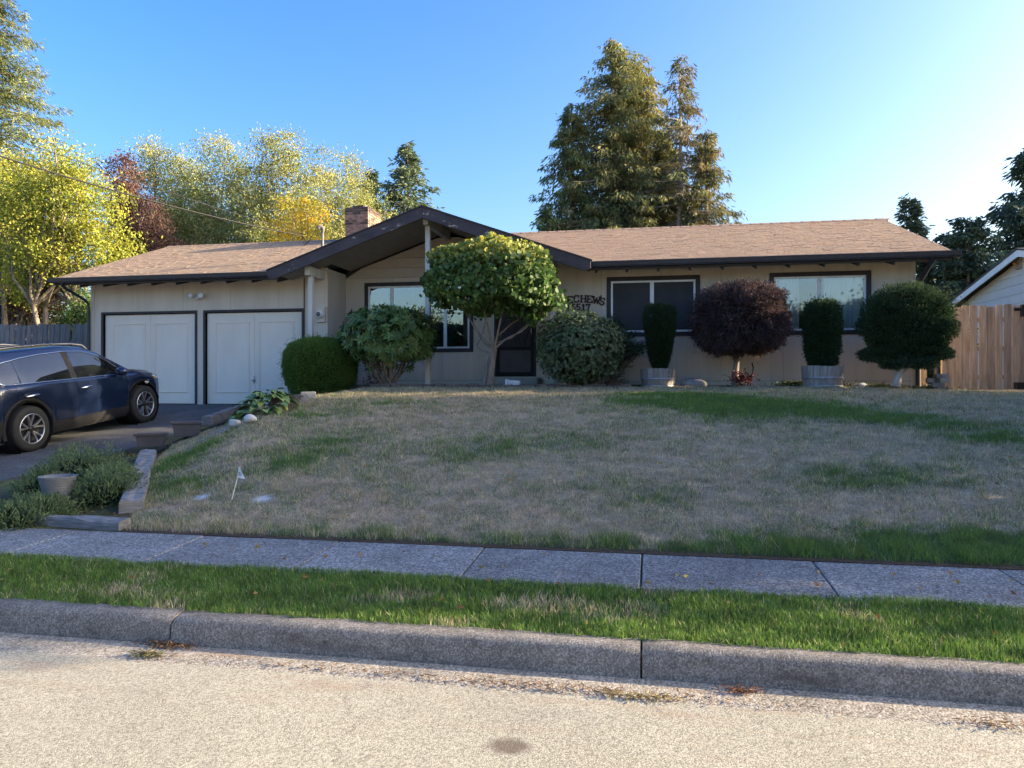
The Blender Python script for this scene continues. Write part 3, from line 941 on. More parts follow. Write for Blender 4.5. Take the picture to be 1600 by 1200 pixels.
# gutters with end caps, fascia, rafter tails
def gutter(x0, x1):
    zt = zroof(YE) - .015
    prof = [(YE - .135, zt), (YE - .128, zt), (YE - .128, zt - .012), (YE - .118, zt - .075), (YE - .105, zt - .11), (YE - .02, zt - .11), (YE - .02, zt)]
    mb = MB(); n = len(prof)
    vs_ = [(x, y, z) for x in (x0, x1) for y, z in prof]
    mb.add(vs_, [(i, i + n, i + 1 + n, i + 1) for i in range(n - 1)] + [tuple(range(n)), tuple(range(n, 2 * n))])
    mb.box(x0, x1, YE - .14, YE - .128, zt - .018, zt + .004)
    return obj('gutter', mb, M['gutter'], house)
gutter(XLR - .1, GX - xe - .0); gutter(GX + xe - .02, XRR + .14)
for x0, x1 in ((XLR, GX - xe + .02), (GX + xe, XRR)):
    mb = MB(); mb.box(x0, x1, YE - .018, YE + .02, zroof(YE) - .17, zroof(YE) - .013); obj('fascia', mb, M['dark_trim'], house)
rt = MB(); rt.add([(-.02, 0, -.10), (.02, 0, -.10), (.02, 0, 0), (-.02, 0, 0), (-.02, .62, -.16 + .62 * PIT), (.02, .62, -.16 + .62 * PIT), (.02, .62, .62 * PIT), (-.02, .62, .62 * PIT)],
                  [(0, 1, 2, 3), (7, 6, 5, 4), (0, 4, 5, 1), (1, 5, 6, 2), (2, 6, 7, 3), (3, 7, 4, 0)])
first = None
for x in [-13.0 + .62 * i for i in range(9)] + [-1.1 + .62 * i for i in range(11)]:
    L_ = (x, YE + .025, zroof(YE) - .128)
    if first is None: first = obj('rafter_tail', rt, M['dark_trim'], house, loc=L_)
    else: share(first, 'rafter_tail', house, L_)
for y0_ in (XLR, XRR):          # barge boards of the main roof
    mb = MB(); s = -1 if y0_ < 0 else 1
    a0, a1 = (y0_, y0_ + s * .03)
    mb.add([(a0, YE, zroof(YE) - .15), (a1, YE, zroof(YE) - .15), (a1, YR, zb - .15), (a0, YR, zb - .15), (a0, YE, zroof(YE) + .0), (a1, YE, zroof(YE) + .0), (a1, YR, zb + .0), (a0, YR, zb + .0)],
           [(0, 3, 2, 1), (4, 5, 6, 7), (0, 1, 5, 4), (1, 2, 6, 5), (2, 3, 7, 6), (3, 0, 4, 7)])
    obj('barge_board', mb, M['dark_trim'], house)

def downspout(pts, w=.032):
    mb = MB(); mb.tube(pts, w, 8); return obj('downspout', mb, M['gutter'], house)
zt = zroof(YE) - .12
xl = -13.24
downspout([(-13.42, YE - .06, zt), (-13.42, YE - .05, zt - .06), (-13.38, YE + .02, zt - .12), (-13.27, YG - .16, zt - .33), (xl, YG - .07, zt - .42), (xl, YG - .06, zt - .55), (xl, YG - .06, 1.25)])
downspout([(5.12, YE - .06, zt), (5.12, YE - .05, zt - .05), (5.11, YE + .02, zt - .1), (5.08, YG - .15, zt - .36), (5.07, YG - .07, zt - .45), (5.07, YG - .07, zt - .6), (5.07, YG - .07, 1.55)], .045)

# garage doors
for i, (a, b_, z0, z1) in enumerate(gd):
    z0 = 1.2
    mb = MB()
    t = .055
    mb.box(a - t, a, YG - .022, YG + .05, z0 - .04, z1 + t); mb.box(b_, b_ + t, YG - .022, YG + .05, z0 - .04, z1 + t); mb.box(a, b_, YG - .022, YG + .05, z1, z1 + t)
    obj('door_frame', mb, M['dark_trim'], house, bevel=.004)
    mb = MB(); mb.box(a + .012, b_ - .012, YG + .045, YG + .09, z0 - .01, z1 - .015)
    gdoor = obj('garage_door', mb, M['door_paint'], house, bevel=.006)
    wdt = b_ - a
    for (f0, f1) in ((.09, .45), (.55, .91)):
        xa, xb = a + wdt * f0, a + wdt * f1; za, zb4 = z0 + .25, z1 - .22
        mb = MB(); w = .028; y0_, y1_ = YG + .030, YG + .044
        mb.box(xa, xb, y0_, y1_, za, za + w); mb.box(xa, xb, y0_, y1_, zb4 - w, zb4); mb.box(xa, xa + w, y0_, y1_, za + w, zb4 - w); mb.box(xb - w, xb, y0_, y1_, za + w, zb4 - w)
        obj('moulding', mb, M['door_paint'], gdoor, bevel=.004)
    mb = MB(); mb.box((a + b_) / 2 - .012, (a + b_) / 2 + .012, YG + .036, YG + .044, z0, z1 - .02); obj('centre_batten', mb, M['door_paint'], gdoor, bevel=.003)
    if i == 1:
        q = P(396, 594, YG)
        mb = MB(); mb.lathe([(.0, -.045), (.012, -.045), (.014, -.03), (.03, -.02), (.03, 0)], (q.x, YG + .042, q.z + .03), 12, 'y'); mb.bar((q.x - .05, YG + .005, q.z - .01), (q.x + .05, YG + .005, q.z - .01), .014, .02); mb.box(q.x - .012, q.x + .012, YG + .03, YG + .044, q.z - .07, q.z + .09)
        obj('handle', mb, M['chrome'], gdoor)
mb = MB(); mb.box(-13.1, -7.2, YG + .3, YG + .34, 1.1, E + 1.9); obj('garage_lining', mb, M['interior'], house)

# windows
def window(w, Y, splits, kinds, dressing=None):
    x0, x1, z0, z1 = w
    t = .075
    mb = MB()
    mb.box(x0 - .012, x0 + t, Y - .024, Y + .06, z0 - .012, z1 + .012); mb.box(x1 - t, x1 + .012, Y - .024, Y + .06, z0 - .012, z1 + .012)
    mb.box(x0 + t, x1 - t, Y - .024, Y + .06, z1 - t, z1 + .012); mb.box(x0 + t, x1 - t, Y - .024, Y + .06, z0 - .012, z0 + t)
    win = obj('window', mb, M['dark_trim'], house, bevel=.004)
    a, b_, c_, d_ = x0 + t + .001, x1 - t - .001, z0 + t + .001, z1 - t - .001
    xs_ = [a] + [a + (b_ - a) * s for s in splits] + [b_]
    for i, (p, q) in enumerate(zip(xs_[:-1], xs_[1:])):
        mb = MB(); f = .04
        y0_ = Y - .005 + (.012 if i % 2 else 0); y1_ = y0_ + .03
        mb.box(p, p + f, y0_, y1_, c_, d_); mb.box(q - f, q, y0_, y1_, c_, d_); mb.box(p + f, q - f, y0_, y1_, d_ - f, d_); mb.box(p + f, q - f, y0_, y1_, c_, c_ + f)
        obj('sash', mb, M['aluminium'], win)
        mb = MB(); mb.box(p + f, q - f, y0_ + .012, y0_ + .017, c_ + f, d_ - f)
        obj('insect_screen' if kinds[i] == 'screen' else 'pane', mb, M['screen_mesh'] if kinds[i] == 'screen' else M['glass'], win)
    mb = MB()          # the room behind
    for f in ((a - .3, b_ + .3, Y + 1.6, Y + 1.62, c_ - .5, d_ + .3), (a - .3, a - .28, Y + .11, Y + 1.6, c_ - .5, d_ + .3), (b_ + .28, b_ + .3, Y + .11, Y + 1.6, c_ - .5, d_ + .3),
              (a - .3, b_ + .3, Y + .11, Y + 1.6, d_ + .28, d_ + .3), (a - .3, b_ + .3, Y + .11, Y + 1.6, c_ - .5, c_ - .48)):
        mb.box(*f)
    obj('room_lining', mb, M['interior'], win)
    return win, a, b_, c_, d_
def curtain(win, x0, x1, Y, z0, z1, mat):
    n = int((x1 - x0) / .012); mb = MB(); vs_ = []
    for i in range(n + 1):
        x = x0 + (x1 - x0) * i / n
        y = Y + .02 * math.sin(i * .85) + .01 * math.sin(i * .31)
        vs_ += [(x, y, z0), (x + .004 * math.sin(i), y * .999 + .001 * Y, z1)]
    mb.add(vs_, [(2 * i, 2 * i + 2, 2 * i + 3, 2 * i + 1) for i in range(n)], True)
    return obj('curtain', mb, mat, win)
window(win1, YG, [.49], ['screen', 'screen'])
wn2, a, b_, c_, d_ = window(win2, YG, [.5], ['glass', 'glass'])
curtain(wn2, a, a + .50, YG + .13, c_ - .1, d_, M['curtain']); curtain(wn2, b_ - .75, b_, YG + .13, c_ - .1, d_, M['curtain'])
mb = MB(); mb.box(a + .52, a + .82, YG + .022, YG + .026, c_ + .03, d_ - .03); obj('insect_screen', mb, M['screen_mesh'], wn2)
wnL, a, b_, c_, d_ = window(winL, YW, [.235, .765], ['glass', 'glass', 'glass'])
z = d_ - .02
bl = MB()
while z > c_ + .75:
    bl.add([(a + .04, YW + .12, z), (a + .56, YW + .12, z), (a + .56, YW + .142, z + .012), (a + .04, YW + .142, z + .012)], [(0, 1, 2, 3)]); z -= .022
o = obj('blind_slats', bl, M['blind'], wnL); o['kind'] = 'stuff'
mb = MB(); mb.lathe([(.05, 0), (.06, .02), (.075, .16), (.07, .18)], (b_ - .32, YW + .35, c_ + .02), 14); obj('vase', mb, surf('terracotta', (.30, .10, .05), (.36, .13, .07), 5, .7, .05, 40), wnL)

# screen door
M['kick'] = surf('kick_panel', (.045, .042, .048), (.06, .056, .062), 3, .5, .02, 60)
x0, x1, z0, z1 = door
mb = MB(); t = .05
mb.box(x0, x0 + t, YW - .02, YW + .06, z0, z1); mb.box(x1 - t, x1, YW - .02, YW + .06, z0, z1); mb.box(x0 + t, x1 - t, YW - .02, YW + .06, z1 - t, z1)
obj('door_frame', mb, M['dark_trim'], house)
mb = MB(); a, b_ = x0 + t + .004, x1 - t - .004; w = .075
mb.box(a, a + w, YW - .012, YW + .025, z0 + .02, z1 - t - .004); mb.box(b_ - w, b_, YW - .012, YW + .025, z0 + .02, z1 - t - .004)
for za, zb5 in ((z0 + .02, z0 + .10), (z0 + .60, z0 + .68), (z1 - t - .08, z1 - t - .004)): mb.box(a + w, b_ - w, YW - .012, YW + .025, za, zb5)
sd = obj('screen_door', mb, M['plastic_black'], house, bevel=.004)
mb = MB(); mb.box(a + w, b_ - w, YW + .002, YW + .008, z0 + .10, z0 + .60); obj('kick_panel', mb, M['kick'], sd)
mb = MB(); mb.box(a + w, b_ - w, YW + .002, YW + .006, z0 + .68, z1 - t - .08); obj('insect_screen', mb, M['screen_mesh'], sd)
mb = MB()
for k in range(5):
    xx = a + w + .1 + k * .13
    mb.tube([(xx + .05 * math.sin(t_ * 2.5 + k), YW - .004, z0 + .70 + t_ * .22) for t_ in (0, .5, 1, 1.5, 2, 2.5, 3)], .006, 5)
obj('scroll_grille', mb, M['plastic_black'], sd)
mb = MB(); mb.tube([(b_ - .05, YW - .03, z0 + .95), (b_ - .05, YW - .055, z0 + .98), (b_ - .05, YW - .055, z0 + 1.08), (b_ - .05, YW - .03, z0 + 1.11)], .009, 6); obj('handle', mb, M['chrome'], sd)
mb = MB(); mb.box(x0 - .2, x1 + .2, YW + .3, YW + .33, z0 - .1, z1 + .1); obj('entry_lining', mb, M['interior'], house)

# twin floodlight, meter, service mast
q = P(311, 463, YG)
mb = MB(); mb.lathe([(0, -.03), (.05, -.028), (.055, 0)], (q.x, YG, q.z + .01), 14, 'y'); mb.tube([(q.x, YG - .03, q.z), (q.x - .11, YG - .08, q.z)], .014, 6); mb.tube([(q.x, YG - .03, q.z), (q.x + .12, YG - .08, q.z + .01)], .014, 6); mb.lathe([(0, -.05), (.045, -.04), (.05, -.02), (.03, 0)], (q.x + .01, YG - .06, q.z - .05), 12, 'y')
fl = obj('floodlight', mb, M['aluminium'], house)
for dx, r in ((-.13, .062), (.13, .075)):
    mb = MB(); mb.lathe([(.02, .05), (r * .6, .03), (r, -.05), (r * .92, -.055), (r * .5, -.07), (0, -.074)], (q.x + dx, YG - .10, q.z + .005), 18, 'y'); obj('lamp', mb, M['lamp_glass'], fl)
q = P(503, 492, YG)
mb = MB(); mb.box(q.x - .10, q.x + .10, YG - .07, YG - .001, q.z - .17, q.z + .17)
em = obj('electric_meter', mb, M['siding'], house, bevel=.008)
mb = MB(); mb.lathe([(.085, 0), (.088, -.03), (.078, -.04), (.078, -.10), (.06, -.115), (0, -.12)], (q.x, YG - .071, q.z + .0), 20, 'y'); obj('meter_glass', mb, M['white_paint'], em)
mb = MB(); mb.lathe([(.055, -.121), (.055, -.126), (0, -.126)], (q.x, YG - .071, q.z), 16, 'y'); mb.box(q.x - .035, q.x + .035, YG - .203, YG - .196, q.z + .0, q.z + .03); obj('meter_dial', mb, M['plastic_grey'], em)
mb = MB(); mb.tube([(q.x - .42, YG - .02, E + 2.4), (q.x - .42, YG - .02, E + .1)], .012, 6); obj('conduit', mb, M['dark_trim'], house)
q = P(504, 362, 16.2)
mast_top = Vector((q.x, 16.2, q.z))
mb = MB(); mb.tube([(q.x, 16.2, E + 2.4), (q.x, 16.2, q.z)], .03, 10)
mast = obj('service_mast', mb, M['fence_grey'], house)
mb = MB(); mb.tube([(q.x + .01, 16.2, q.z - .02), (q.x + .01, 16.2, q.z + .06), (q.x - .02, 16.18, q.z + .12), (q.x - .07, 16.15, q.z + .10), (q.x - .09, 16.13, q.z + .06)], [.035, .045, .05, .05, .04], 10); obj('weatherhead', mb, M['fence_grey'], mast)
mb = MB()
for k in range(3):
    mb.tube([(q.x - .13, 16.13, q.z + .05), (q.x - .2 - .03 * k, 16.1, q.z - .08 - .05 * k), (q.x - .28 - .05 * k, 16.05, q.z - .28 - .03 * k), (q.x - .42, 16.0, q.z - .12)], .008, 5)
obj('drip_loop', mb, M['cable'], mast)

# chimney of brick
cx0, cx1, cy0, cy1 = -8.08, -7.42, 18.6, 19.55
ct = E + 4.74; cb = E + 3.3
mb = MB(); mb.box(cx0 + .012, cx1 - .012, cy0 + .012, cy1 - .012, cb, ct - .01); mb.box(cx0 + .13, cx1 - .13, cy0 + .15, cy1 - .15, ct - .01, ct + .075)
ch = obj('chimney', mb, M['mortar'], house)
bmesh_b = MB(); bmesh_b.box(-.098, .098, -.045, .045, -.028, .028)
bproto = None
M['soot_brick'] = surf('soot_brick', (.06, .042, .038), (.13, .085, .07), 7, .9, .3, 60, island=.4)
sproto = None
def put_brick(x, y, z, rz, sc=(1, 1, 1)):
    global bproto, sproto
    if z > ct - .10 or rnd.random() < .10:
        L_ = (x, y, z)
        if sproto is None:
            sproto = obj('brick', bmesh_b, M['soot_brick'], ch, loc=L_); sproto.rotation_euler = (0, 0, rz); sproto.scale = sc
        else: share(sproto, 'brick', ch, L_, (0, 0, rz), sc)
        return
    L_ = (x + rnd.uniform(-.002, .002), y + rnd.uniform(-.003, .003), z)
    if bproto is None:
        bproto = obj('brick', bmesh_b, M['brick'], ch, loc=L_); bproto.rotation_euler = (0, 0, rz); bproto.scale = sc
    else: share(bproto, 'brick', ch, L_, (rnd.uniform(-.01, .01), 0, rz + rnd.uniform(-.01, .01)), sc)
r = 0; z = ct - .03
while z > zroof(cy0) - .35:
    off = (r % 2)
    wx = cx1 - cx0
    for k in range(4):                       # front
        f = [(.0, .33), (.33, .67), (.67, 1)] if off == 0 else [(0, .17), (.17, .5), (.5, .83), (.83, 1)]
        if k < len(f):
            xa, xb = cx0 + wx * f[k][0] + .005, cx0 + wx * f[k][1] - .005
            put_brick((xa + xb) / 2, cy0 + .04, z, 0, ((xb - xa) / .196, 1, 1))
    wy = cy1 - cy0 - .10
    for k in range(5):                       # sunny side
        f = [(0, .12), (.12, .35), (.35, .58), (.58, .81), (.81, 1)] if off == 0 else [(0, .235), (.235, .47), (.47, .70), (.70, .94), (.94, 1)]
        ya, yb = cy0 + .092 + wy * f[k][0] + .005, cy0 + .092 + wy * f[k][1] - .005
        if z > zroof(min(yb, 19)) - .4:
            put_brick(cx1 - .04, (ya + yb) / 2, z, math.pi / 2, ((yb - ya) / .196, 1, 1))
            if k % 2 == 0: pass
    z -= .068; r += 1
for k in range(3):                            # top course
    put_brick(cx0 + .23 + k * .1, cy0 + .155, ct + .04, math.pi / 2 * 0, (.47, 1, 1.1))
for k in range(3): put_brick(cx1 - .155, cy0 + .28 + k * .2, ct + .04, math.pi / 2, (.95, 1, 1.1))

# lettering on the bedroom wall: its own thing
q0 = P(903, 478, YG)
sign = thing('name_sign', (q0.x, YG, q0.z), 'dark brown raised wall lettering and house number beside the clipped round-leaved tree', 'sign')
LT = {
 'T': [((0, 1), (1, 1)), ((.5, 0), (.5, 1)), ((.25, 0), (.75, 0)), ((0, 1), (0, .78)), ((1, 1), (1, .78))],
 'H': [((.12, 0), (.12, 1)), ((.88, 0), (.88, 1)), ((.12, .5), (.88, .5)), ((-.05, 0), (.3, 0)), ((.7, 0), (1.05, 0)), ((-.05, 1), (.3, 1)), ((.7, 1), (1.05, 1))],
 'E': [((.12, 0), (.12, 1)), ((0, 0), (.9, 0)), ((0, 1), (.9, 1)), ((.12, .5), (.65, .5)), ((.9, 0), (.9, .25)), ((.9, 1), (.9, .78))],
 'C': [((.9, .75), (.85, 1)), ((.85, 1), (.3, 1)), ((.3, 1), (.08, .75)), ((.08, .75), (.08, .25)), ((.08, .25), (.3, 0)), ((.3, 0), (.75, 0)), ((.75, 0), (.92, .22))],
 'W': [((0, 1), (.27, 0)), ((.27, 0), (.5, .8)), ((.5, .8), (.73, 0)), ((.73, 0), (1, 1)), ((-.15, 1), (.18, 1)), ((.82, 1), (1.15, 1))],
 "'": [((.5, 1.05), (.45, .75))],
 'S': [((.9, .8), (.75, 1)), ((.75, 1), (.25, 1)), ((.25, 1), (.1, .75)), ((.1, .75), (.3, .53)), ((.3, .53), (.7, .47)), ((.7, .47), (.9, .25)), ((.9, .25), (.75, 0)), ((.75, 0), (.25, 0)), ((.25, 0), (.1, .2))],
 '1': [((.5, 0), (.5, 1)), ((.5, 1), (.2, .78)), ((.15, 0), (.85, 0))],
 '5': [((.85, 1), (.2, 1)), ((.2, 1), (.15, .55)), ((.15, .55), (.6, .6)), ((.6, .6), (.88, .4)), ((.88, .4), (.8, .1)), ((.8, .1), (.5, 0)), ((.5, 0), (.12, .1))],
 '7': [((.1, 1), (.9, 1)), ((.9, 1), (.45, 0)), ((.1, 1), (.1, .8))],
}
def letter(chr_, cx, cz, w, h, tilt):
    mb = MB(); c, s = math.cos(tilt), math.sin(tilt)
    for i, (a, b_) in enumerate(LT[chr_]):
        pa = ((a[0] - .5) * w, (a[1] - .5) * h); pb = ((b_[0] - .5) * w, (b_[1] - .5) * h)
        A = Vector((cx + pa[0] * c - pa[1] * s, 0, cz + pa[0] * s + pa[1] * c)); B = Vector((cx + pb[0] * c - pb[1] * s, 0, cz + pb[0] * s + pb[1] * c))
        d = (B - A).normalized() * .009; A = A - d; B = B + d
        y = YG - .012 - .0008 * (i % 5)
        A.y = B.y = y
        mb.bar(A, B, .024, .024 if abs((B - A).x) > abs((B - A).z) else .032, (0, 0, 1)) if abs((B - A).x) > abs((B - A).z) else mb.bar(A, B, .032, .022, (0, 1, 0))
    return obj('letter', mb, M['letter'], sign)
mppx = 15.5 / FPX
for chr_, px, py, tl in (('T', 866, 472, .22), ('H', 880, 470, .12), ('E', 891, 468.5, .06), ('C', 901, 467, .02), ('H', 912, 467, -.02), ('E', 922, 467.5, -.06), ('W', 932, 469, -.12), ("'", 938.5, 468, -.14), ('S', 941, 471, -.2)):
    p = P(px, py, YG); letter(chr_, p.x, p.z, .115 if chr_ != 'W' else .14, .135, tl)
for chr_, px in (('1', 888), ('5', 896), ('5', 904), ('1', 912), ('7', 919)):
    p = P(px, 480, YG); letter(chr_, p.x, p.z, .09, .12, 0)
# ------------------------------------------------------------------ foliage helpers
def unit(v): return v / np.maximum(np.linalg.norm(v, axis=1, keepdims=True), 1e-9)
def rdir(n): return unit(rng.normal(size=(n, 3)))

def leafcards(Cn, Dr, ln, wd, col, nrm=None, fold=.25):
    """kite-shaped leaves: foot, two sides, tip; folded along the midrib"""
    n = len(Cn)
    Dr = unit(Dr)
    if nrm is None: nrm = rdir(n)
    S = unit(np.cross(Dr, nrm)); U = np.cross(S, Dr)
    ln = np.broadcast_to(ln, (n,))[:, None]; wd = np.broadcast_to(wd, (n,))[:, None]
    m = Cn + Dr * ln * .45
    V = np.stack([Cn, m + S * wd * .5 + U * wd * fold, Cn + Dr * ln, m - S * wd * .5 + U * wd * fold], 1).reshape(-1, 3)
    q = np.arange(n)[:, None] * 4
    F = np.concatenate([q + np.array([[0, 1, 2]]), q + np.array([[0, 2, 3]])], 1).reshape(-1, 3)
    return V, F, np.repeat(col, 4, 0)

def discs(Cn, nrm, rad, col):
    n = len(Cn); a = unit(np.cross(nrm, rdir(n))); b = np.cross(nrm, a)
    rad = np.broadcast_to(rad, (n,))[:, None]
    pts = [Cn + (a * math.cos(t) * (1.1 if k == 0 else 1) + b * math.sin(t)) * rad for k, t in enumerate(np.arange(6) * math.pi / 3)]
    V = np.stack(pts, 1).reshape(-1, 3)
    q = np.arange(n)[:, None] * 6
    F = np.concatenate([q + np.array([[0, 1, 2]]), q + np.array([[0, 2, 3]]), q + np.array([[0, 3, 4]]), q + np.array([[0, 4, 5]])], 1).reshape(-1, 3)
    return V, F, np.repeat(col, 6, 0)

def join(parts):
    Vs, Fs, Cs = [], [], []; o = 0
    for V, F, C in parts:
        Vs.append(V); Fs.append(F + o); Cs.append(C); o += len(V)
    return np.concatenate(Vs), np.concatenate(Fs), np.concatenate(Cs)

def pick(cols, n, jit=.25):
    cols = np.array(cols); i = rng.integers(0, len(cols), n)
    t = rng.random(n)[:, None]
    j = rng.integers(0, len(cols), n)
    return (cols[i] * t + cols[j] * (1 - t)) * (1 - jit / 2 + jit * rng.random(n))[:, None]

def limbs(mb, base, tips, r0, forks=None, n=7, wob=.05):
    """tapering limbs from a fork point to crown points"""
    for t in tips:
        a = Vector(base); b = Vector(t); L = (b - a).length
        pts = [a]
        for k in (.3, .6, .85, 1):
            p = a.lerp(b, k) + Vector((rnd.gauss(0, wob * L), rnd.gauss(0, wob * L), rnd.gauss(0, wob * .5 * L) - .06 * L * math.sin(k * math.pi)))
            pts.append(p if k < 1 else b)
        mb.tube(pts, [r0 * .62, r0 * .48, r0 * .34, r0 * .22, r0 * .09], n)

def broad_tree(name, base, stem, blobs, nclu, nleaf, leaf, cols, label, cat, group=None, bark='bark', r0=.14, cl=.35, shell=.6, trans='leaf', squash=.75, lean=None, nlimb=26, trunks=1, light=None):
    """trunk, limbs and many leaf clusters spread through lumpy blobs; blobs: (x,y,z,rx,ry,rz) in metres from the base"""
    base = Vector(base)
    t = thing(name, base, label, cat, group)
    bl = np.array(blobs, float)
    vol = bl[:, 3] * bl[:, 4] * bl[:, 5]
    pr = vol ** .75; pr /= pr.sum()
    k = rng.choice(len(bl), nclu, p=pr)
    d = rdir(nclu); rr = 1 - (1 - shell) * rng.random(nclu) ** 1.0 if shell > .5 else rng.random(nclu) ** .45
    rr = rr * (.82 + .36 * rng.random(nclu))
    C = bl[k, :3] + d * bl[k, 3:] * rr[:, None]
    C = C[C[:, 2] > stem * .45]
    nclu = len(C)
    ncol = pick(cols, nclu, .35)
    m = np.maximum((rng.random(nclu) * 1.3 + .35) * nleaf, 3).astype(int)
    idx = np.repeat(np.arange(nclu), m); n = len(idx)
    P_ = C[idx] + rng.normal(size=(n, 3)) * np.array([cl, cl, cl * squash]) * rng.uniform(.6, 1.25, nclu)[idx][:, None]
    D_ = rdir(n); D_[:, 2] -= .35
    lc = ncol[idx] * (.75 + .5 * rng.random(n))[:, None]
    V, F, Cc = leafcards(P_ + np.array(base), D_, leaf * rng.uniform(.7, 1.3, n), leaf * .62, lc)
    mb = MB()
    for s in range(trunks):
        off = Vector((0, 0, 0)) if trunks == 1 else Vector((rnd.uniform(-.35, .35), rnd.uniform(-.3, .3), 0))
        top = Vector(lean or (0, 0, 0)) + Vector((rnd.uniform(-.15, .15), rnd.uniform(-.15, .15), stem)) + (off * 2.2 if trunks > 1 else Vector((0, 0, 0)))
        R = r0 if trunks == 1 else r0 * .7
        mid = (off + top) * .5 + Vector((rnd.uniform(-.1, .1), rnd.uniform(-.1, .1), 0))
        mb.tube([base + off + Vector((0, 0, -.3)), base + off + Vector((0, 0, .1)), base + mid, base + top], [R * 1.35, R * 1.1, R * .85, R * .7], 10)
        sel = rng.choice(nclu, min(nclu, nlimb // trunks), replace=False)
        limbs(mb, base + top, [base + Vector(C[i]) for i in sel], R, n=6, wob=.04)
        hi = C[np.argmax(C[:, 2] - .6 * np.abs(C[:, 0] - top.x))]
        limbs(mb, base + top, [base + Vector(hi)], R * 1.3, n=7, wob=.02)
    obj('trunk', mb, M[bark], t, fixn=False)
    mesh_np('crown', V, F, M[trans], t, Cc)
    return t

def conifer(name, base, Ht, R, cols, label, group=None, whorls=34, per=6, droop=.25, card=(.26, .07), ncard=26, z0=.08, pw=.85, hang=.3, bare=0, seed=1, bark='bark', r0=None, up=.0, jag=.35, tipcol=None):
    base = Vector(base); t = thing(name, base, label, 'tree', group)
    rs = np.random.default_rng(seed)
    mb = MB(); r0 = r0 or Ht * .016
    sway = [Vector((rs.normal() * .05, rs.normal() * .05, 0)) for _ in range(5)]
    mb.tube([base + Vector((0, 0, -.3))] + [base + Vector((0, 0, Ht * k)) + sway[i] for i, k in enumerate((.2, .4, .6, .8))] + [base + Vector((0, 0, Ht))], [r0 * 1.2, r0, r0 * .8, r0 * .55, r0 * .3, r0 * .06], 9)
    Cs, Ds, Ls, Ws, Co = [], [], [], [], []
    for w in range(whorls):
        f = z0 + (1 - z0) * (w / whorls) ** .95
        rad = R * (1 - f) ** pw * (1 - .0 * f) + .10
        for b in range(per):
            a = rs.random() * 2 * math.pi
            L = rad * (1 - jag + 2 * jag * rs.random() ** 1.2) * .92
            zc = Ht * f + rs.normal() * Ht * .012
            hx, hy = math.cos(a), math.sin(a)
            nn = max(5, int(ncard * (L / R) * 1.4 + 5))
            s = rs.random(nn) ** .72
            skip = rs.random() < bare
            dz = up * s * L - droop * L * s ** 1.4 + .10 * L * s ** 4
            px = hx * s * L; py = hy * s * L
            side = rs.normal(size=nn) * .17 * (L * .55 + .2) * (1.08 - s * .7)
            px2 = px - hy * side; py2 = py + hx * side
            pz = zc + dz - np.abs(side) * .25 + rs.normal(size=nn) * .04
            if L > .25:
                pts = [(base.x + hx * L * q, base.y + hy * L * q, base.z + zc + up * q * L - droop * L * q ** 1.4 + .10 * L * q ** 4) for q in (0, .35, .7, .97)]
                mb.tube(pts, [r0 * .22 * (1 - f * .6), r0 * .15 * (1 - f * .6), r0 * .09 * (1 - f * .6), .004], 4, False)
            if skip: nn = nn // 5; 
            if nn < 2: continue
            sgn = np.sign(side)
            D = np.stack([hx * .8 - hy * sgn * .55, hy * .8 + hx * sgn * .55, np.full(len(s), -hang)], 1) + rs.normal(size=(len(s), 3)) * .25
            base_c = np.stack([base.x + px2, base.y + py2, base.z + pz], 1)
            cc = np.array(cols)[rs.integers(0, len(cols))] * (.75 + .5 * rs.random())
            if tipcol is not None: col = cc * (1 - s[:, None] ** 2) + np.array(tipcol) * s[:, None] ** 2
            else: col = np.tile(cc, (len(s), 1))
            Cs.append(base_c[:nn]); Ds.append(D[:nn]); Co.append(col[:nn] * (.7 + .6 * rs.random(nn))[:, None])
    C = np.concatenate(Cs); D = np.concatenate(Ds); col = np.concatenate(Co); n = len(C)
    # each spray: three narrow cards fanned out
    parts = []
    for k in range(3):
        Dk = unit(D) + rng.normal(size=(n, 3)) * .32
        Ck = C + rng.normal(size=(n, 3)) * card[0] * .28
        parts.append(leafcards(Ck, Dk, card[0] * rng.uniform(.6, 1.25, n), card[1] * rng.uniform(.7, 1.2, n), col * rng.uniform(.85, 1.15, n)[:, None], fold=.1))
    V, F, Cc = join(parts)
    obj('trunk', mb, M[bark], t, fixn=False)
    mesh_np('crown', V, F, M['needle'], t, Cc)
    return t

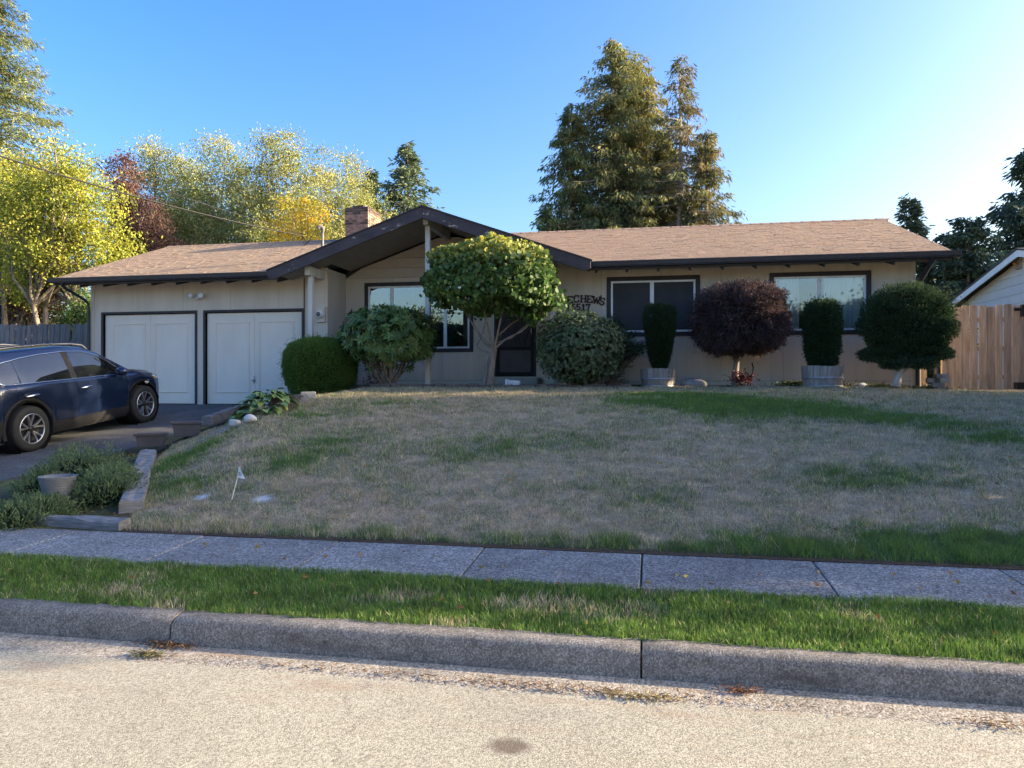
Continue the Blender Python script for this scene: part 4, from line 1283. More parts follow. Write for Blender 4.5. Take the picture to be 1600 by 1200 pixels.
def clipped(center, radii, n, leaf, wid, cols, power=2.5, lump=.08, depth=.22, updir=.3, taper=None, flat=0, seed=3, sub=None, outer=1.0, gap=0, core=(.02, .028, .012)):
    """leaf shell over a lumpy super-ellipsoid with a twiggy dark core"""
    d = rdir(n); c = np.array(center); R = np.array(radii)
    s = (np.abs(d[:, 0]) ** power + np.abs(d[:, 1]) ** power + np.abs(d[:, 2]) ** power) ** (-1 / power)
    lumps = (1 + (rng.random(n) < .05) * rng.random(n) * .16) * (1 + lump * (fbm(np.arctan2(d[:, 1], d[:, 0]) * 2.6 + 9, d[:, 2] * 3.5 + 7, seed, 4) - .5) * 2 + lump * .7 * (fbm(np.arctan2(d[:, 1], d[:, 0]) * 7 + 9, d[:, 2] * 9 + 7, seed + 3, 2) - .5) * 2)
    if gap:
        g = fbm(np.arctan2(d[:, 1], d[:, 0]) * 3.2 + 3, d[:, 2] * 4.5 + 2, seed + 5, 3)
        keep = (g > gap) | (rng.random(n) < .25)
        d, s, lumps = d[keep], s[keep], lumps[keep]; n = len(d)
    rr = 1 - depth * rng.random(n) ** 1.6
    Pn = d * (s * lumps * rr)[:, None] * R * outer
    if taper is not None:
        tz = (Pn[:, 2] / R[2] + 1) / 2
        k = taper[0] + (taper[1] - taper[0]) * np.clip(tz, 0, 1)
        Pn[:, 0] *= k; Pn[:, 1] *= k
    nr = unit(d / R * R.mean())
    D = nr + rdir(n) * .75; D[:, 2] += updir
    col = pick(cols, n, .5) * (.82 + .36 * rng.random(n))[:, None]
    V, F, C = leafcards(Pn + c, D, leaf * rng.uniform(.6, 1.3, n), wid * rng.uniform(.7, 1.2, n), col, nrm=nr + rdir(n) * .6)
    # core of crossing twigs and leaves, inner shade put into their dark colour
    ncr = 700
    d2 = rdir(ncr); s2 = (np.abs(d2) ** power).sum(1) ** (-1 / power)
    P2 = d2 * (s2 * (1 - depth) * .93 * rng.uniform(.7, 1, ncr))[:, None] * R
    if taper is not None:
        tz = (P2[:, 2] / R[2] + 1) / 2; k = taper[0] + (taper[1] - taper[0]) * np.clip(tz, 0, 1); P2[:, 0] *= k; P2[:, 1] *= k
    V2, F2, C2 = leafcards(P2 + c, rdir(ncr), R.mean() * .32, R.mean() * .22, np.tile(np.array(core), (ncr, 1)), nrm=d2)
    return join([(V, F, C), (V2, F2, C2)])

# ------------------------------------------------------------------ trees behind the house
BG = 1.45
def at(px, Y): return P(px, 600, Y).x
GREENS = [(.045, .07, .028), (.06, .09, .035), (.035, .055, .025)]
# tall cedar group
CED = [(.15, .19, .07), (.195, .215, .085), (.115, .155, .065), (.22, .21, .09)]
gp_c = 'cedars behind the right half of the roof'
def zt(px, py, Y): return P(px, py, Y).z - BG
YC = 32.
conifer('cedar_tree', (at(962, YC), YC, BG), zt(965, 62, YC), 4.0, CED, 'tall dense olive green cedar rising behind the roof ridge, highest of its group', gp_c, 70, 8, .34, (.25, .055), 46, .05, .55, 1.25, .12, 5, tipcol=(0.210, 0.203, 0.075), jag=.42)
conifer('cedar_tree', (at(1003, YC + .8), YC + .8, BG), zt(1003, 84, YC), 2.9, CED, 'cedar with a slightly lower top, just right of the tallest cedar', gp_c, 60, 7, .34, (.25, .055), 42, .05, .55, 1.25, .15, 15, tipcol=(0.225, 0.180, 0.075), jag=.42)
conifer('cedar_tree', (at(893, YC - .5), YC - .5, BG), zt(890, 168, YC), 2.6, CED, 'shorter cedar on the side of the group toward the porch gable', gp_c, 50, 7, .32, (.25, .055), 40, .05, .6, 1.25, .12, 6, jag=.42)
conifer('cedar_tree', (at(851, YC - 1.5), YC - 1.5, BG), zt(846, 318, YC - 1.5), 1.5, CED[:3], 'lowest small cedar next to the porch gable slope', gp_c, 26, 6, .25, (.26, .08), 20, .05, .8, .8, .05, 8)
conifer('cedar_tree', (at(1062, YC - .8), YC - .8, BG), zt(1061, 84, YC - .8), 2.9, [(.18, .155, .09), (.20, .165, .10), (.14, .14, .075), (.12, .145, .065)], 'half dead cedar with thin brown foliage and a bare pale trunk', gp_c, 52, 6, .28, (.24, .05), 30, .05, .7, 1.1, .28, 9, bark='pale_bark', r0=.17, jag=.45)
conifer('cedar_tree', (at(1034, YC + .3), YC + .3, BG), zt(1034, 205, YC), 2.4, CED, 'bushy lower cedar filling the gap between the tall cedar and the half dead one', gp_c, 44, 7, .32, (.25, .055), 38, .05, .6, 1.25, .1, 17, tipcol=(.2, .2, .08), jag=.42)
conifer('cedar_tree', (at(1103, YC - 1), YC - 1, BG), zt(1103, 203, YC - 1), 1.9, [(.15, .155, .065), (.19, .16, .075), (.12, .13, .055)], 'short rusty green cedar at the edge of the group beyond the dead one', gp_c, 42, 6, .28, (.25, .055), 32, .05, .55, 1.1, .2, 10, jag=.45)
# conifers left and middle
conifer('conifer_tree', (at(-12, 30), 30, BG), zt(-12, -30, 30), 6.0, [(.09, .125, .055), (.12, .155, .065)], 'very tall conifer with long drooping sunlit branches behind the yellow green tree', 'conifers on the horizon', 50, 7, .26, (.30, .05), 70, .08, .62, .8, 0, 21, up=.12, tipcol=(.21, .23, .09), jag=.3)
conifer('spruce_tree', (at(636, 42), 42, BG), zt(633, 222, 42), 5.4, [(0.068, 0.105, 0.068), (0.090, 0.128, 0.075)], 'dark blue green spruce with a pointed top behind the chimney', 'conifers on the horizon', 44, 6, .18, (.34, .10), 30, .1, .85, .4, 0, 22, up=.15, tipcol=(0.150, 0.195, 0.105))
conifer('spruce_tree', (at(580, 46), 46, BG), zt(578, 264, 46), 2.3, [(0.053, 0.083, 0.053), (0.068, 0.098, 0.060)], 'smaller dark spruce showing just above the chimney top', 'conifers on the horizon', 36, 6, .18, (.34, .11), 26, .1, .85, .4, 0, 23, up=.1)
# right side
conifer('fir_tree', (at(1421, 38), 38, BG), zt(1420, 308, 38), 1.8, [(.09, .125, .075), (.115, .15, .09)], 'small pointed fir above the right end of the roof', 'conifers on the right', 30, 6, .1, (.30, .09), 22, .1, .8, .2, 0, 31, up=.25)
conifer('conifer_tree', (at(1512, 37), 37, BG), zt(1514, 338, 37), 2.7, [(.09, .125, .075), (.115, .15, .09)], 'dark conifer with a thin leader between the roof end and the white gable', 'conifers on the right', 30, 7, .15, (.28, .09), 26, .06, .55, .5, 0, 32, up=.05, jag=.4)
conifer('conifer_tree', (at(1482, 38), 38, BG), zt(1486, 362, 38), 2.3, [(.09, .125, .075), (.115, .15, .09)], 'round topped dark conifer close to the roof end', 'conifers on the right', 24, 7, .15, (.28, .09), 24, .06, .45, .5, 0, 33, jag=.4)
conifer('conifer_tree', (at(1648, 38), 38, BG), zt(1640, 190, 38), 4.8, [(.09, .125, .075), (.115, .15, .09)], 'largest dark conifer cut by the photo edge above the white gable', 'conifers on the right', 44, 7, .25, (.38, .11), 44, .06, .62, .7, 0, 34, up=.08, jag=.35)
broad_tree('small_tree', (at(1462, 23), 23, BG), 1.2, [(0, 0, 2.2, .55, .6, .8), (-.3, 0, 1.5, .6, .6, .8), (.4, 0, 1.6, .5, .6, .7)], 110, 24, .10, [(.14, .15, .045), (.19, .18, .06), (.09, .11, .035)], 'sunlit yellowish leafy tree behind the downspout on the right', 'tree', cl=.2, r0=.06, nlimb=14)

# birches, pale and loose
BIR = [(0.340, 0.408, 0.153), (0.442, 0.476, 0.204), (0.255, 0.323, 0.102), (0.510, 0.510, 0.238)]
BIR = [(.30, .33, .12), (.36, .36, .15), (.22, .27, .09), (.40, .38, .17)]
gp_b = 'pale birches behind the left roof'
for px, py, Y, w, lab in ((235, 205, 36, 2.1, 'pale birch beside the purple plum tree, thin at the top'), (345, 200, 37, 2.5, 'wide pale birch over the middle of the left roof'), (438, 193, 36, 2.4, 'tallest pale birch with sky showing through its crown'), (515, 225, 38, 2.4, 'pale birch left of the chimney with an open top'), (562, 252, 40, 2.0, 'pale birch directly behind the chimney, lowest of its row'), (290, 225, 40, 2.4, 'dimmer pale birch set back between the plum tree and the wide birch')):
    h = P(px, py, Y).z - BG
    blobs = [(0, 0, h * .86, w * .6, w * .5, h * .13), (-w * .5, 0, h * .66, w * .62, w * .6, h * .18), (w * .5, .3, h * .68, w * .62, w * .6, h * .18), (0, -.4, h * .5, w * 1.15, w * .8, h * .22), (0, .2, h * .24, w * 1.2, w * .8, h * .14), (-w * .3, .5, h * .36, w * .95, w * .8, h * .16), (w * .5, .3, h * .38, w * .7, w * .7, h * .14)]
    broad_tree('birch_tree', (at(px, Y), Y, BG), h * .3, blobs, 1000, 46, .125, BIR, lab, 'tree', gp_b, 'bark', .075, .30, .30, nlimb=50)
# orange-yellow tree in front of the birches
h = zt(465, 290, 31)
broad_tree('maple_tree', (at(468, 31), 31, BG), h * .35, [(0, 0, h * .74, 1.4, 1.1, h * .24), (-1.3, 0, h * .5, 1.1, .9, h * .2), (.9, 0, h * .58, .9, .9, h * .2), (.1, 0, h * .42, 1.5, 1.1, h * .18)], 330, 34, .13,
           [(.60, .40, .04), (.66, .48, .06), (.50, .42, .07), (.40, .40, .07)], 'golden orange autumn tree in front of the birches, left of the chimney', 'tree', None, 'bark', .11, .24, .45, nlimb=36)
# yellow-green tree with several stems on the left
YG_C = [(.34, .36, .055), (.44, .43, .075), (.23, .28, .045), (.50, .45, .09), (.17, .21, .04)]
h = zt(90, 205, 24)
broad_tree('locust_tree', (at(95, 24), 24, BG), h * .32, [(-.3, 0, h * .80, 1.5, 1.3, h * .16), (1.2, 0, h * .68, 1.4, 1.2, h * .17), (-1.6, .2, h * .66, 1.5, 1.2, h * .2), (2.1, .2, h * .52, 1.0, .9, h * .14), (.2, -.3, h * .55, 1.9, 1.3, h * .16), (-1.4, 0, h * .45, 1.5, 1.2, h * .12)], 560, 46, .115, YG_C,
           'bright yellow green tree with several leaning stems beyond the grey fence', 'tree', None, 'bark', .16, .30, .5, nlimb=60, trunks=3)
broad_tree('locust_tree', (at(10, 26), 26, BG), h * .4, [(0, 0, h * .80, 1.5, 1.3, h * .2), (-1, 0, h * .6, 1.4, 1.2, h * .2), (.9, 0, h * .62, 1.2, 1.2, h * .2)], 330, 46, .115, YG_C,
           'yellow green tree at the left photo edge below the tall conifer', 'tree', None, 'bark', .13, .3, .5, nlimb=40)
# purple plum trees
PL = [(.14, .075, .07), (.10, .06, .055)] + 0 * [(0.128, 0.045, 0.053), (0.180, 0.068, 0.068), (0.090, 0.033, 0.045), (0.210, 0.105, 0.075)]
PL = [(.13, .065, .065), (.17, .085, .08), (.09, .05, .05), (.20, .12, .09)]
h = zt(195, 222, 29)
broad_tree('plum_tree', (at(205, 29), 29, BG), h * .35, [(-.3, 0, h * .80, 1.1, .9, h * .16), (.3, 0, h * .62, 1.5, 1.0, h * .18), (1.8, 0, h * .46, 1.5, 1.0, h * .17), (-.4, 0, h * .42, 1.6, 1.0, h * .17)], 560, 44, .11, PL, 'purple leaved plum tree between the yellow green tree and the birches', 'tree', None, 'bark', .11, .24, .5, nlimb=34)
h = zt(30, 375, 27)
broad_tree('plum_tree', (at(40, 27), 27, BG), h * .3, [(-.6, 0, h * .68, 1.5, 1, h * .26), (.9, 0, h * .55, 1.3, 1, h * .26), (-1.6, 0, h * .5, 1, 1, h * .25)], 320, 34, .11, [(.10, .04, .035), (.13, .065, .05), (.16, .09, .06)], 'low reddish brown plum under the yellow green tree by the fence', 'tree', None, 'bark', .09, .25, .4, nlimb=40)
# green shrub against the garage corner, brown brushwood beyond the fence
broad_tree('leafy_shrub', (at(118, 20), 20, BG), .5, [(0, 0, 1.6, .55, .5, 1.0), (.3, 0, 2.5, .45, .4, .7), (-.35, 0, .9, .5, .4, .7)], 190, 40, .075, [(.12, .19, .035), (.16, .24, .045), (.08, .13, .03)], 'fresh green upright shrub between the grey fence and the garage corner', 'shrub', None, 'bark', .04, .16, .45, nlimb=14)
broad_tree('leafy_shrub', (at(165, 25), 25, BG), .8, [(0, 0, 2.3, 1.3, .8, 1.2), (1.3, 0, 2.6, 1.2, .8, 1.0)], 260, 34, .10, [(.14, .19, .04), (.20, .24, .05), (.09, .13, .035)], 'mid green shrub above the garage roof slope, under the plum', 'shrub', None, 'bark', .06, .22, .45, nlimb=20)
broad_tree('bare_shrub', (at(40, 22), 22, BG), .4, [(0, 0, 1.2, 1.6, .8, .9), (-1.5, 0, 1.1, 1.2, .8, .9), (1.3, 0, .9, .8, .6, .7)], 160, 18, .09, [(.13, .075, .05), (.16, .10, .07), (.10, .09, .04)], 'brown twiggy bush just behind the grey fence', 'shrub', None, 'bark', .05, .25, .3, nlimb=70)

# neighbours' trees and hedge to the east, outside the picture: they shade the front yard; the last is added to fill gaps in the shade
SHD = [(.05, .075, .025), (.065, .09, .03), (.04, .06, .02)]
for x, y, hh, w, lab in ((11.2, 8.42, 8.2, 1.6, 'leafy street tree east of the lawn, nearest the road'), (11.8, 10.7, 8.6, 1.75, 'leafy tree east of the lawn in the middle of its row'), (11.7, 13.9, 8.3, 1.8, 'leafy tree east of the lawn closest to the fence'), (13.6, 12.4, 9.0, 1.7, 'unseen leafy tree added behind the row east of the lawn to fill its shade')):
    broad_tree('shade_tree', (x, y, 1.0), 1.2, [(0, 0, hh * .78, w, w * .95, hh * .2), (0, 0, hh * .55, w * 1.1, w * 1.05, hh * .22), (0, .1, hh * .3, w * 1.1, w * 1.05, hh * .2), (0, 0, hh * .14, w, w, hh * .12)], 560, 44, .15, SHD, lab, 'tree', 'trees east of the lawn', 'bark', .2, .27, .3, nlimb=30)

# trees and a pole across the street, seen in the window panes
for x, y, hh, w, lab in ((-17, -21, 7.5, 2.6, 'dark tree across the street mirrored in the living room window'), (-11, -24, 6.2, 2.4, 'lower dark tree across the street beside the larger one'), (9.5, -21, 7.0, 2.4, 'tree across the street mirrored in the bedroom window'), (16, -22, 9.5, 3.0, 'tall tree across the street mirrored at the bedroom window edge'), (1, -25, 5.5, 2.6, 'low tree straight across the street')):
    broad_tree('street_tree', (x, y, .15), 1.6, [(0, 0, hh * .72, w * .8, w * .8, hh * .26), (-.8, 0, hh * .5, w, w, hh * .25), (.9, .3, hh * .48, w, w, hh * .24)], 260, 36, .26, SHD, lab, 'tree', 'trees across the street', 'bark', .2, .5, .4, nlimb=16)
# ------------------------------------------------------------------ shrubs and trees in front of the house
# clipped boxwood mound
p = P(500, 600, 14.3); gz = Hs(p.x, 14.3)
t = thing('boxwood_shrub', (p.x, 14.3, gz), 'bright green boxwood clipped to a smooth rounded drum beside the garage', 'shrub')
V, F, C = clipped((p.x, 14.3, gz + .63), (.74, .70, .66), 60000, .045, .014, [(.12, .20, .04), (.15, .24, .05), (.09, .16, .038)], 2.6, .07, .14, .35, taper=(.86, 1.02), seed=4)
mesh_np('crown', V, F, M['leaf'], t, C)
mb = MB(); [mb.tube([(p.x + rnd.uniform(-.1, .1), 14.3 + rnd.uniform(-.1, .1), gz - .1), (p.x + rnd.uniform(-.25, .25), 14.3, gz + .35)], [.03, .02], 6) for _ in range(4)]
obj('trunk', mb, M['bark'], t)

# rhododendron with whorls of long leaves
p = P(608, 600, 14.4); gz = Hs(p.x, 14.4)
t = thing('rhododendron', (p.x, 14.4, gz), 'rhododendron with long glossy leaves in front of the living room window', 'shrub')
cz = gz + .95
nw = 1000
d = rdir(nw); s = (np.abs(d) ** 2.3).sum(1) ** (-1 / 2.3)
lum = 1 + .16 * (fbm(np.arctan2(d[:, 1], d[:, 0]) * 2.2, d[:, 2] * 3, 9, 3) - .5) * 2
W = d * (s * lum * (1 - .38 * rng.random(nw) ** 1.5))[:, None] * np.array([.96, .85, .68])
W = W[(W[:, 2] > -.36) | (rng.random(nw) < .12)]
nw = len(W)
ax = unit(W * np.array([1, 1, 1.2]) + np.array([0, 0, .25])) + rdir(nw) * .25
ax = unit(ax)
k = 9
i = np.repeat(np.arange(nw), k); ph = np.tile(np.arange(k) * 2 * math.pi / k, nw) + np.repeat(rng.random(nw) * 6, k)
a1 = unit(np.cross(ax, rdir(nw))); a2 = np.cross(ax, a1)
D = a1[i] * np.cos(ph)[:, None] + a2[i] * np.sin(ph)[:, None] + ax[i] * rng.uniform(-.1, .55, len(i))[:, None]
D[:, 2] += .10
Cw = W[i] + np.array([p.x, 14.4, cz])
wc = pick([(.085, .145, .038), (.115, .18, .046), (.06, .11, .032), (.16, .22, .065)], nw, .4)[i] * rng.uniform(.8, 1.2, len(i))[:, None]
yel = rng.random(len(i)) < .012; wc[yel] = (.30, .22, .05)
V, F, C = leafcards(Cw, D, rng.uniform(.10, .17, len(i)), rng.uniform(.035, .052, len(i)), wc, nrm=ax[i], fold=.12)
mesh_np('crown', V, F, M['waxy'], t, C)
mb = MB()
for _ in range(26):
    q = W[rng.integers(0, nw)]
    b0 = Vector((p.x + rnd.uniform(-.08, .08), 14.4 + rnd.uniform(-.08, .08), gz))
    tip = Vector((p.x + q[0] * .85, 14.4 + q[1] * .85, cz + q[2] * .85))
    mb.tube([b0, b0.lerp(tip, .4) + Vector((0, 0, -.12)), b0.lerp(tip, .75), tip], [.028, .02, .013, .006], 6)
obj('trunk', mb, M['bark'], t)

# round-leaved tree clipped to a flat umbrella on spreading stems
p = P(768, 600, 14.0); bx, by = p.x, 14.0; gz = Hs(bx, by)
t = thing('umbrella_tree', (bx, by, gz), 'small tree clipped to an umbrella crown of round leaves before the entry, top leaves coloured a sunlit yellow', 'tree')
cz = P(768, 440, by).z
n = 11500
d = rdir(n); R = np.array([1.27, 1.12, .78]); s = (np.abs(d) ** 2.4).sum(1) ** (-1 / 2.4)
low = d[:, 2] < -.25
ph = np.arctan2(d[:, 1], d[:, 0])
lum = 1 + .2 * (fbm(ph * 2.2 + 4, d[:, 2] * 3.5, 14, 3) - .5) * 2
q = d * (s * lum * (1 - .2 * rng.random(n) ** 1.5))[:, None] * R
q[:, 2] = np.where(q[:, 2] < -.35, -.35 + (q[:, 2] + .35) * .35 + .12 * np.sin(q[:, 0] * 5), q[:, 2])
keep = ~(low & (rng.random(n) < .35)) & ((fbm(ph * 4 + 1, d[:, 2] * 7, 15, 2) > .36) | (rng.random(n) < .25))
q = q[keep]
# inner low tufts
tuf = []
for px, py, r, m_ in ((790, 475, .26, 520), (755, 478, .22, 330), (826, 466, .28, 520), (835, 495, .18, 160), (700, 470, .25, 260), (858, 470, .24, 330)):
    c_ = P(px, py, by - .15); tuf.append(np.array([c_.x - bx, -.15, c_.z - cz]) + rng.normal(size=(m_, 3)) * np.array([r, r, r * .62]) * .62)
q = np.concatenate([q] + tuf); n = len(q)
nr = unit(q / R) * .65 + rdir(n) * .85; nr[:, 1] -= .25
topk = smooth((q[:, 2] - .17 + .3 * (rng.random(n) - .5)) / .5) * (.35 + .65 * vnoise(q[:, 0] * 2.2 + 5, q[:, 1] * 2.2, 6))  # sunlit yellow of the crown top put into the leaf colour
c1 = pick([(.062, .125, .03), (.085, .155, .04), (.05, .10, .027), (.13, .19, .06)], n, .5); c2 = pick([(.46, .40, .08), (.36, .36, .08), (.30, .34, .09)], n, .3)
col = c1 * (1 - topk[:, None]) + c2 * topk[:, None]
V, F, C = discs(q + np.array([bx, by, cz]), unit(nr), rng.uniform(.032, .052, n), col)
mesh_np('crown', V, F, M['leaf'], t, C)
mb = MB()
def pt(px, py, dy=0):
    a = P(px, py, by + dy); return (a.x, by + dy, a.z)
mb.tube([pt(766, 604), pt(767, 585), pt(770, 562), pt(772, 545)], [.085, .066, .058, .06], 12)
mb.tube([pt(757, 603, .04), pt(762, 575, .03), pt(768, 552, .02)], [.05, .045, .04], 8)
for path, r in (([(772, 547), (757, 535), (738, 505), (722, 478), (705, 455)], .035), ([(772, 547), (750, 525), (735, 500), (728, 470), (722, 440)], .03), ([(771, 546), (765, 522), (757, 490), (756, 450)], .032),
                ([(773, 546), (782, 522), (800, 505), (828, 488), (850, 462)], .032), ([(773, 545), (790, 530), (815, 518), (838, 496), (856, 470)], .026), ([(772, 546), (778, 520), (786, 480), (795, 440)], .03), ([(775, 536), (800, 528), (822, 508), (835, 490)], .018), ([(768, 552), (752, 548), (745, 540), (752, 528), (760, 500)], .022)):
    dy = rnd.uniform(-.5, .5)
    mb.tube([pt(a, b_, dy * (i / (len(path) - 1))) for i, (a, b_) in enumerate(path)], [r, r * .75, r * .6, r * .45, r * .25][:len(path)], 7)
for _ in range(30):
    a = rng.random() * 6.28; rr = rng.uniform(.3, 1.1)
    b0 = Vector((bx + math.cos(a) * rr * .35, by + math.sin(a) * rr * .35, cz - .55)); b1 = Vector((bx + math.cos(a) * rr, by + math.sin(a) * rr * .9, cz + rng.uniform(-.2, .45)))
    mb.tube([b0, b0.lerp(b1, .5) + Vector((0, 0, -.06)), b1], [.014, .01, .005], 5)
obj('trunk', mb, M['bark_mid'], t)

# andromeda bush
p = P(906, 600, 14.15); gz = Hs(p.x, 14.15)
t = thing('andromeda_bush', (p.x, 14.15, gz), 'rounded grey green bush with small pale edged leaves under the wall lettering', 'shrub')
nw = 4200
d = rdir(nw); s = (np.abs(d) ** 2.2).sum(1) ** (-1 / 2.2)
lum = 1 + .13 * (fbm(np.arctan2(d[:, 1], d[:, 0]) * 2.5, d[:, 2] * 3.5, 19, 3) - .5) * 2
W = d * (s * lum * (1 - .25 * rng.random(nw) ** 1.5))[:, None] * np.array([.84, .78, .70])
ax = unit(W + np.array([0, 0, .35]) + rdir(nw) * .3)
k = 7; i = np.repeat(np.arange(nw), k); ph = np.tile(np.arange(k) * 2 * math.pi / k, nw) + np.repeat(rng.random(nw) * 6, k)
a1 = unit(np.cross(ax, rdir(nw))); a2 = np.cross(ax, a1)
D = a1[i] * np.cos(ph)[:, None] + a2[i] * np.sin(ph)[:, None] + ax[i] * rng.uniform(.1, .9, len(i))[:, None]
wc = pick([(.07, .105, .045), (.10, .135, .06), (.05, .075, .035), (.15, .18, .09)], nw, .35)[i] * rng.uniform(.75, 1.3, len(i))[:, None]
V, F, C = leafcards(W[i] + np.array([p.x, 14.15, gz + .76]), D, rng.uniform(.04, .065, len(i)), rng.uniform(.014, .02, len(i)), wc, nrm=ax[i], fold=.1)
V2, F2, C2 = clipped((p.x, 14.15, gz + .74), (.6, .55, .5), 600, .1, .04, [(.02, .03, .012)], 2.2)
V, F, C = join([(V, F, C), (V2, F2, C2)])
mesh_np('crown', V, F, M['waxy'], t, C)
mb = MB(); [mb.tube([(p.x + rnd.uniform(-.12, .12), 14.15 + rnd.uniform(-.1, .1), gz - .05), (p.x + rnd.uniform(-.35, .35), 14.15, gz + .45)], [.04, .022], 6) for _ in range(7)]
obj('trunk', mb, M['bark'], t)

# spreading juniper at the wall
p = P(955, 600, 14.95); gz = Hs(p.x, 14.95)
t = thing('spreading_juniper', (p.x, 14.95, gz), 'dark feathery juniper reaching sideways between the grey green bush and the first barrel', 'shrub')
Cs, Ds, Co = [], [], []; mb = MB()
for b in range(46):
    px, py = rnd.choice([(1000, 538), (985, 525), (970, 512), (955, 500), (1008, 548), (945, 520), (930, 505), (992, 548), (975, 535)])
    tip = P(px + rnd.uniform(-10, 10), py + rnd.uniform(-8, 8), 14.95 + rnd.uniform(-.35, .3)); b0 = Vector((p.x + rnd.uniform(-.3, .1), 14.95, gz + rnd.uniform(.1, .7)))
    mb.tube([b0, b0.lerp(tip, .5) + Vector((0, 0, .12)), tip], [.018, .012, .004], 5)
    dv = np.array(tip - b0); L_ = np.linalg.norm(dv); nn = 150
    s = rng.random(nn) ** .7
    pos = np.array(b0) + dv * s[:, None] + np.array([0, 0, 1]) * (.12 * np.sin(s * 3.14))[:, None] + rng.normal(size=(nn, 3)) * np.array([.07, .07, .035])
    Cs.append(pos); Ds.append(unit(np.tile(dv / L_, (nn, 1)) + rng.normal(size=(nn, 3)) * .5 + np.array([0, 0, -.25]))); Co.append(pick([(.035, .06, .025), (.05, .08, .03), (.028, .048, .02)], nn, .4))
V, F, C = leafcards(np.concatenate(Cs), np.concatenate(Ds), rng.uniform(.05, .11, 46 * 150), .012, np.concatenate(Co))
mesh_np('crown', V, F, M['needle'], t, C); obj('trunk', mb, M['bark'], t)

# half barrels and clipped yews
def barrel(px, Y, w, h, py_base, label):
    q = P(px, 600, Y); gz = Hs(q.x, Y) - .01
    t = thing('half_barrel', (q.x, Y, gz), label, 'planter', 'half barrel planters')
    ns = 20; R0, R1 = w * .43, w * .5
    for k in range(ns):
        a0 = 2 * math.pi * (k + .03) / ns; a1 = 2 * math.pi * (k + .97) / ns
        mb = MB(); vs_ = []
        hh = h + rnd.uniform(-.012, .012)
        for z, r in ((0, R0), (h * .5, (R0 + R1) / 2 + .012), (hh, R1)):
            for (rr, a) in ((r, a0), (r, a1), (r - .022, a1), (r - .022, a0)): vs_.append((q.x + rr * math.cos(a), Y + rr * math.sin(a), gz + z))
        fs = [(3, 2, 1, 0), (8, 9, 10, 11)]
        for l in (0, 4):
            for i in range(4): fs.append((l + i, l + (i + 1) % 4, l + 4 + (i + 1) % 4, l + 4 + i))
        mb.add(vs_, fs); obj('stave', mb, M['barrel_wood'], t)
    for zc in (.46, .08):
        mb = MB(); r = R0 + (R1 - R0) * zc + .012
        mb.lathe([(r - .004, h * zc - .022), (r + .003, h * zc - .02), (r + .006, h * zc + .02), (r, h * zc + .022)], (q.x, Y, gz), 40); obj('hoop', mb, M['iron_band'], t)
    mb = MB(); mb.lathe([(R1 - .03, h - .05), (R1 * .5, h - .03), (0, h - .025)], (q.x, Y, gz), 20); obj('potting_soil', mb, M['soil'], t)
    return q.x, Y, gz + h
YEW = [(.032, .058, .026), (.046, .078, .034), (.022, .042, .02)]
x, y, z = barrel(1028, 14.55, .68, .37, 600, 'weathered half barrel planter holding the yew left of the dark red maple')
t = thing('clipped_yew', (x, y, z - .04), 'dark yew clipped to a tapering flat topped cone left of the dark red maple', 'shrub', 'clipped yews in barrels')
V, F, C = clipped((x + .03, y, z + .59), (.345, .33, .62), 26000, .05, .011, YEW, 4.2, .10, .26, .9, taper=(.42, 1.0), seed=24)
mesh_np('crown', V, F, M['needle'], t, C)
mb = MB(); mb.tube([(x, y, z - .06), (x, y, z + .4)], .03, 7); obj('trunk', mb, M['bark'], t)
x, y, z = barrel(1285, 14.35, .74, .40, 602, 'wider half barrel planter holding the yew between the red maple and the layered green tree')
t = thing('clipped_yew', (x, y, z - .04), 'dark lumpy yew clipped to a blunt column right of the red maple', 'shrub', 'clipped yews in barrels')
V, F, C = clipped((x, y, z + .55), (.33, .32, .62), 22000, .055, .018, [(.036, .066, .03), (.052, .088, .038), (.026, .05, .024)], 3.4, .2, .28, .4, taper=(.72, 1.0), seed=29)
mesh_np('crown', V, F, M['needle'], t, C)
mb = MB(); mb.tube([(x, y, z - .06), (x, y, z + .4)], .03, 7); obj('trunk', mb, M['bark'], t)

# dark red laceleaf maple
p = P(1157, 600, 14.5); gz = Hs(p.x, 14.5)
t = thing('japanese_maple', (p.x, 14.5, gz), 'dark red laceleaf maple clipped to a dome on a short pale trunk', 'tree')
RED = [(.065, .042, .042), (.085, .056, .052), (.045, .03, .032), (.13, .09, .078)]
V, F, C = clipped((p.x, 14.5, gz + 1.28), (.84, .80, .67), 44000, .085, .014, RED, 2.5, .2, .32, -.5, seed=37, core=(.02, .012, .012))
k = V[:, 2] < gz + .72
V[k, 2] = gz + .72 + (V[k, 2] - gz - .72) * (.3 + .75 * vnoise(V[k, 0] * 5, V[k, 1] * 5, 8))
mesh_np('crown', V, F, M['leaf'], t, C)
mb = MB()
def q3(px, py, dy=0): a = P(px, py, 14.5 + dy); return (a.x, 14.5 + dy, a.z)
mb.tube([q3(1148, 602), q3(1149, 585), q3(1151, 565), q3(1157, 548)], [.08, .062, .055, .05], 10)
mb.tube([q3(1151, 566), q3(1146, 552), q3(1140, 540)], [.04, .035, .03], 8)
for a in ((1100, 520), (1120, 490), (1150, 470), (1190, 480), (1215, 515), (1180, 530)): mb.tube([q3(1154, 556), q3((1154 + a[0]) / 2, 535, rnd.uniform(-.3, .3)), q3(a[0], a[1], rnd.uniform(-.5, .5))], [.035, .022, .008], 6)
obj('trunk', mb, M['bark_mid'], t)
t = thing('red_seedling', q3(1160, 599, -.1), 'small dark red shoots at the foot of the red maple', 'plant')
w0 = np.array(q3(1160, 592, -.1)); n = 260
C_ = w0 + rng.normal(size=(n, 3)) * np.array([.11, .08, .07])
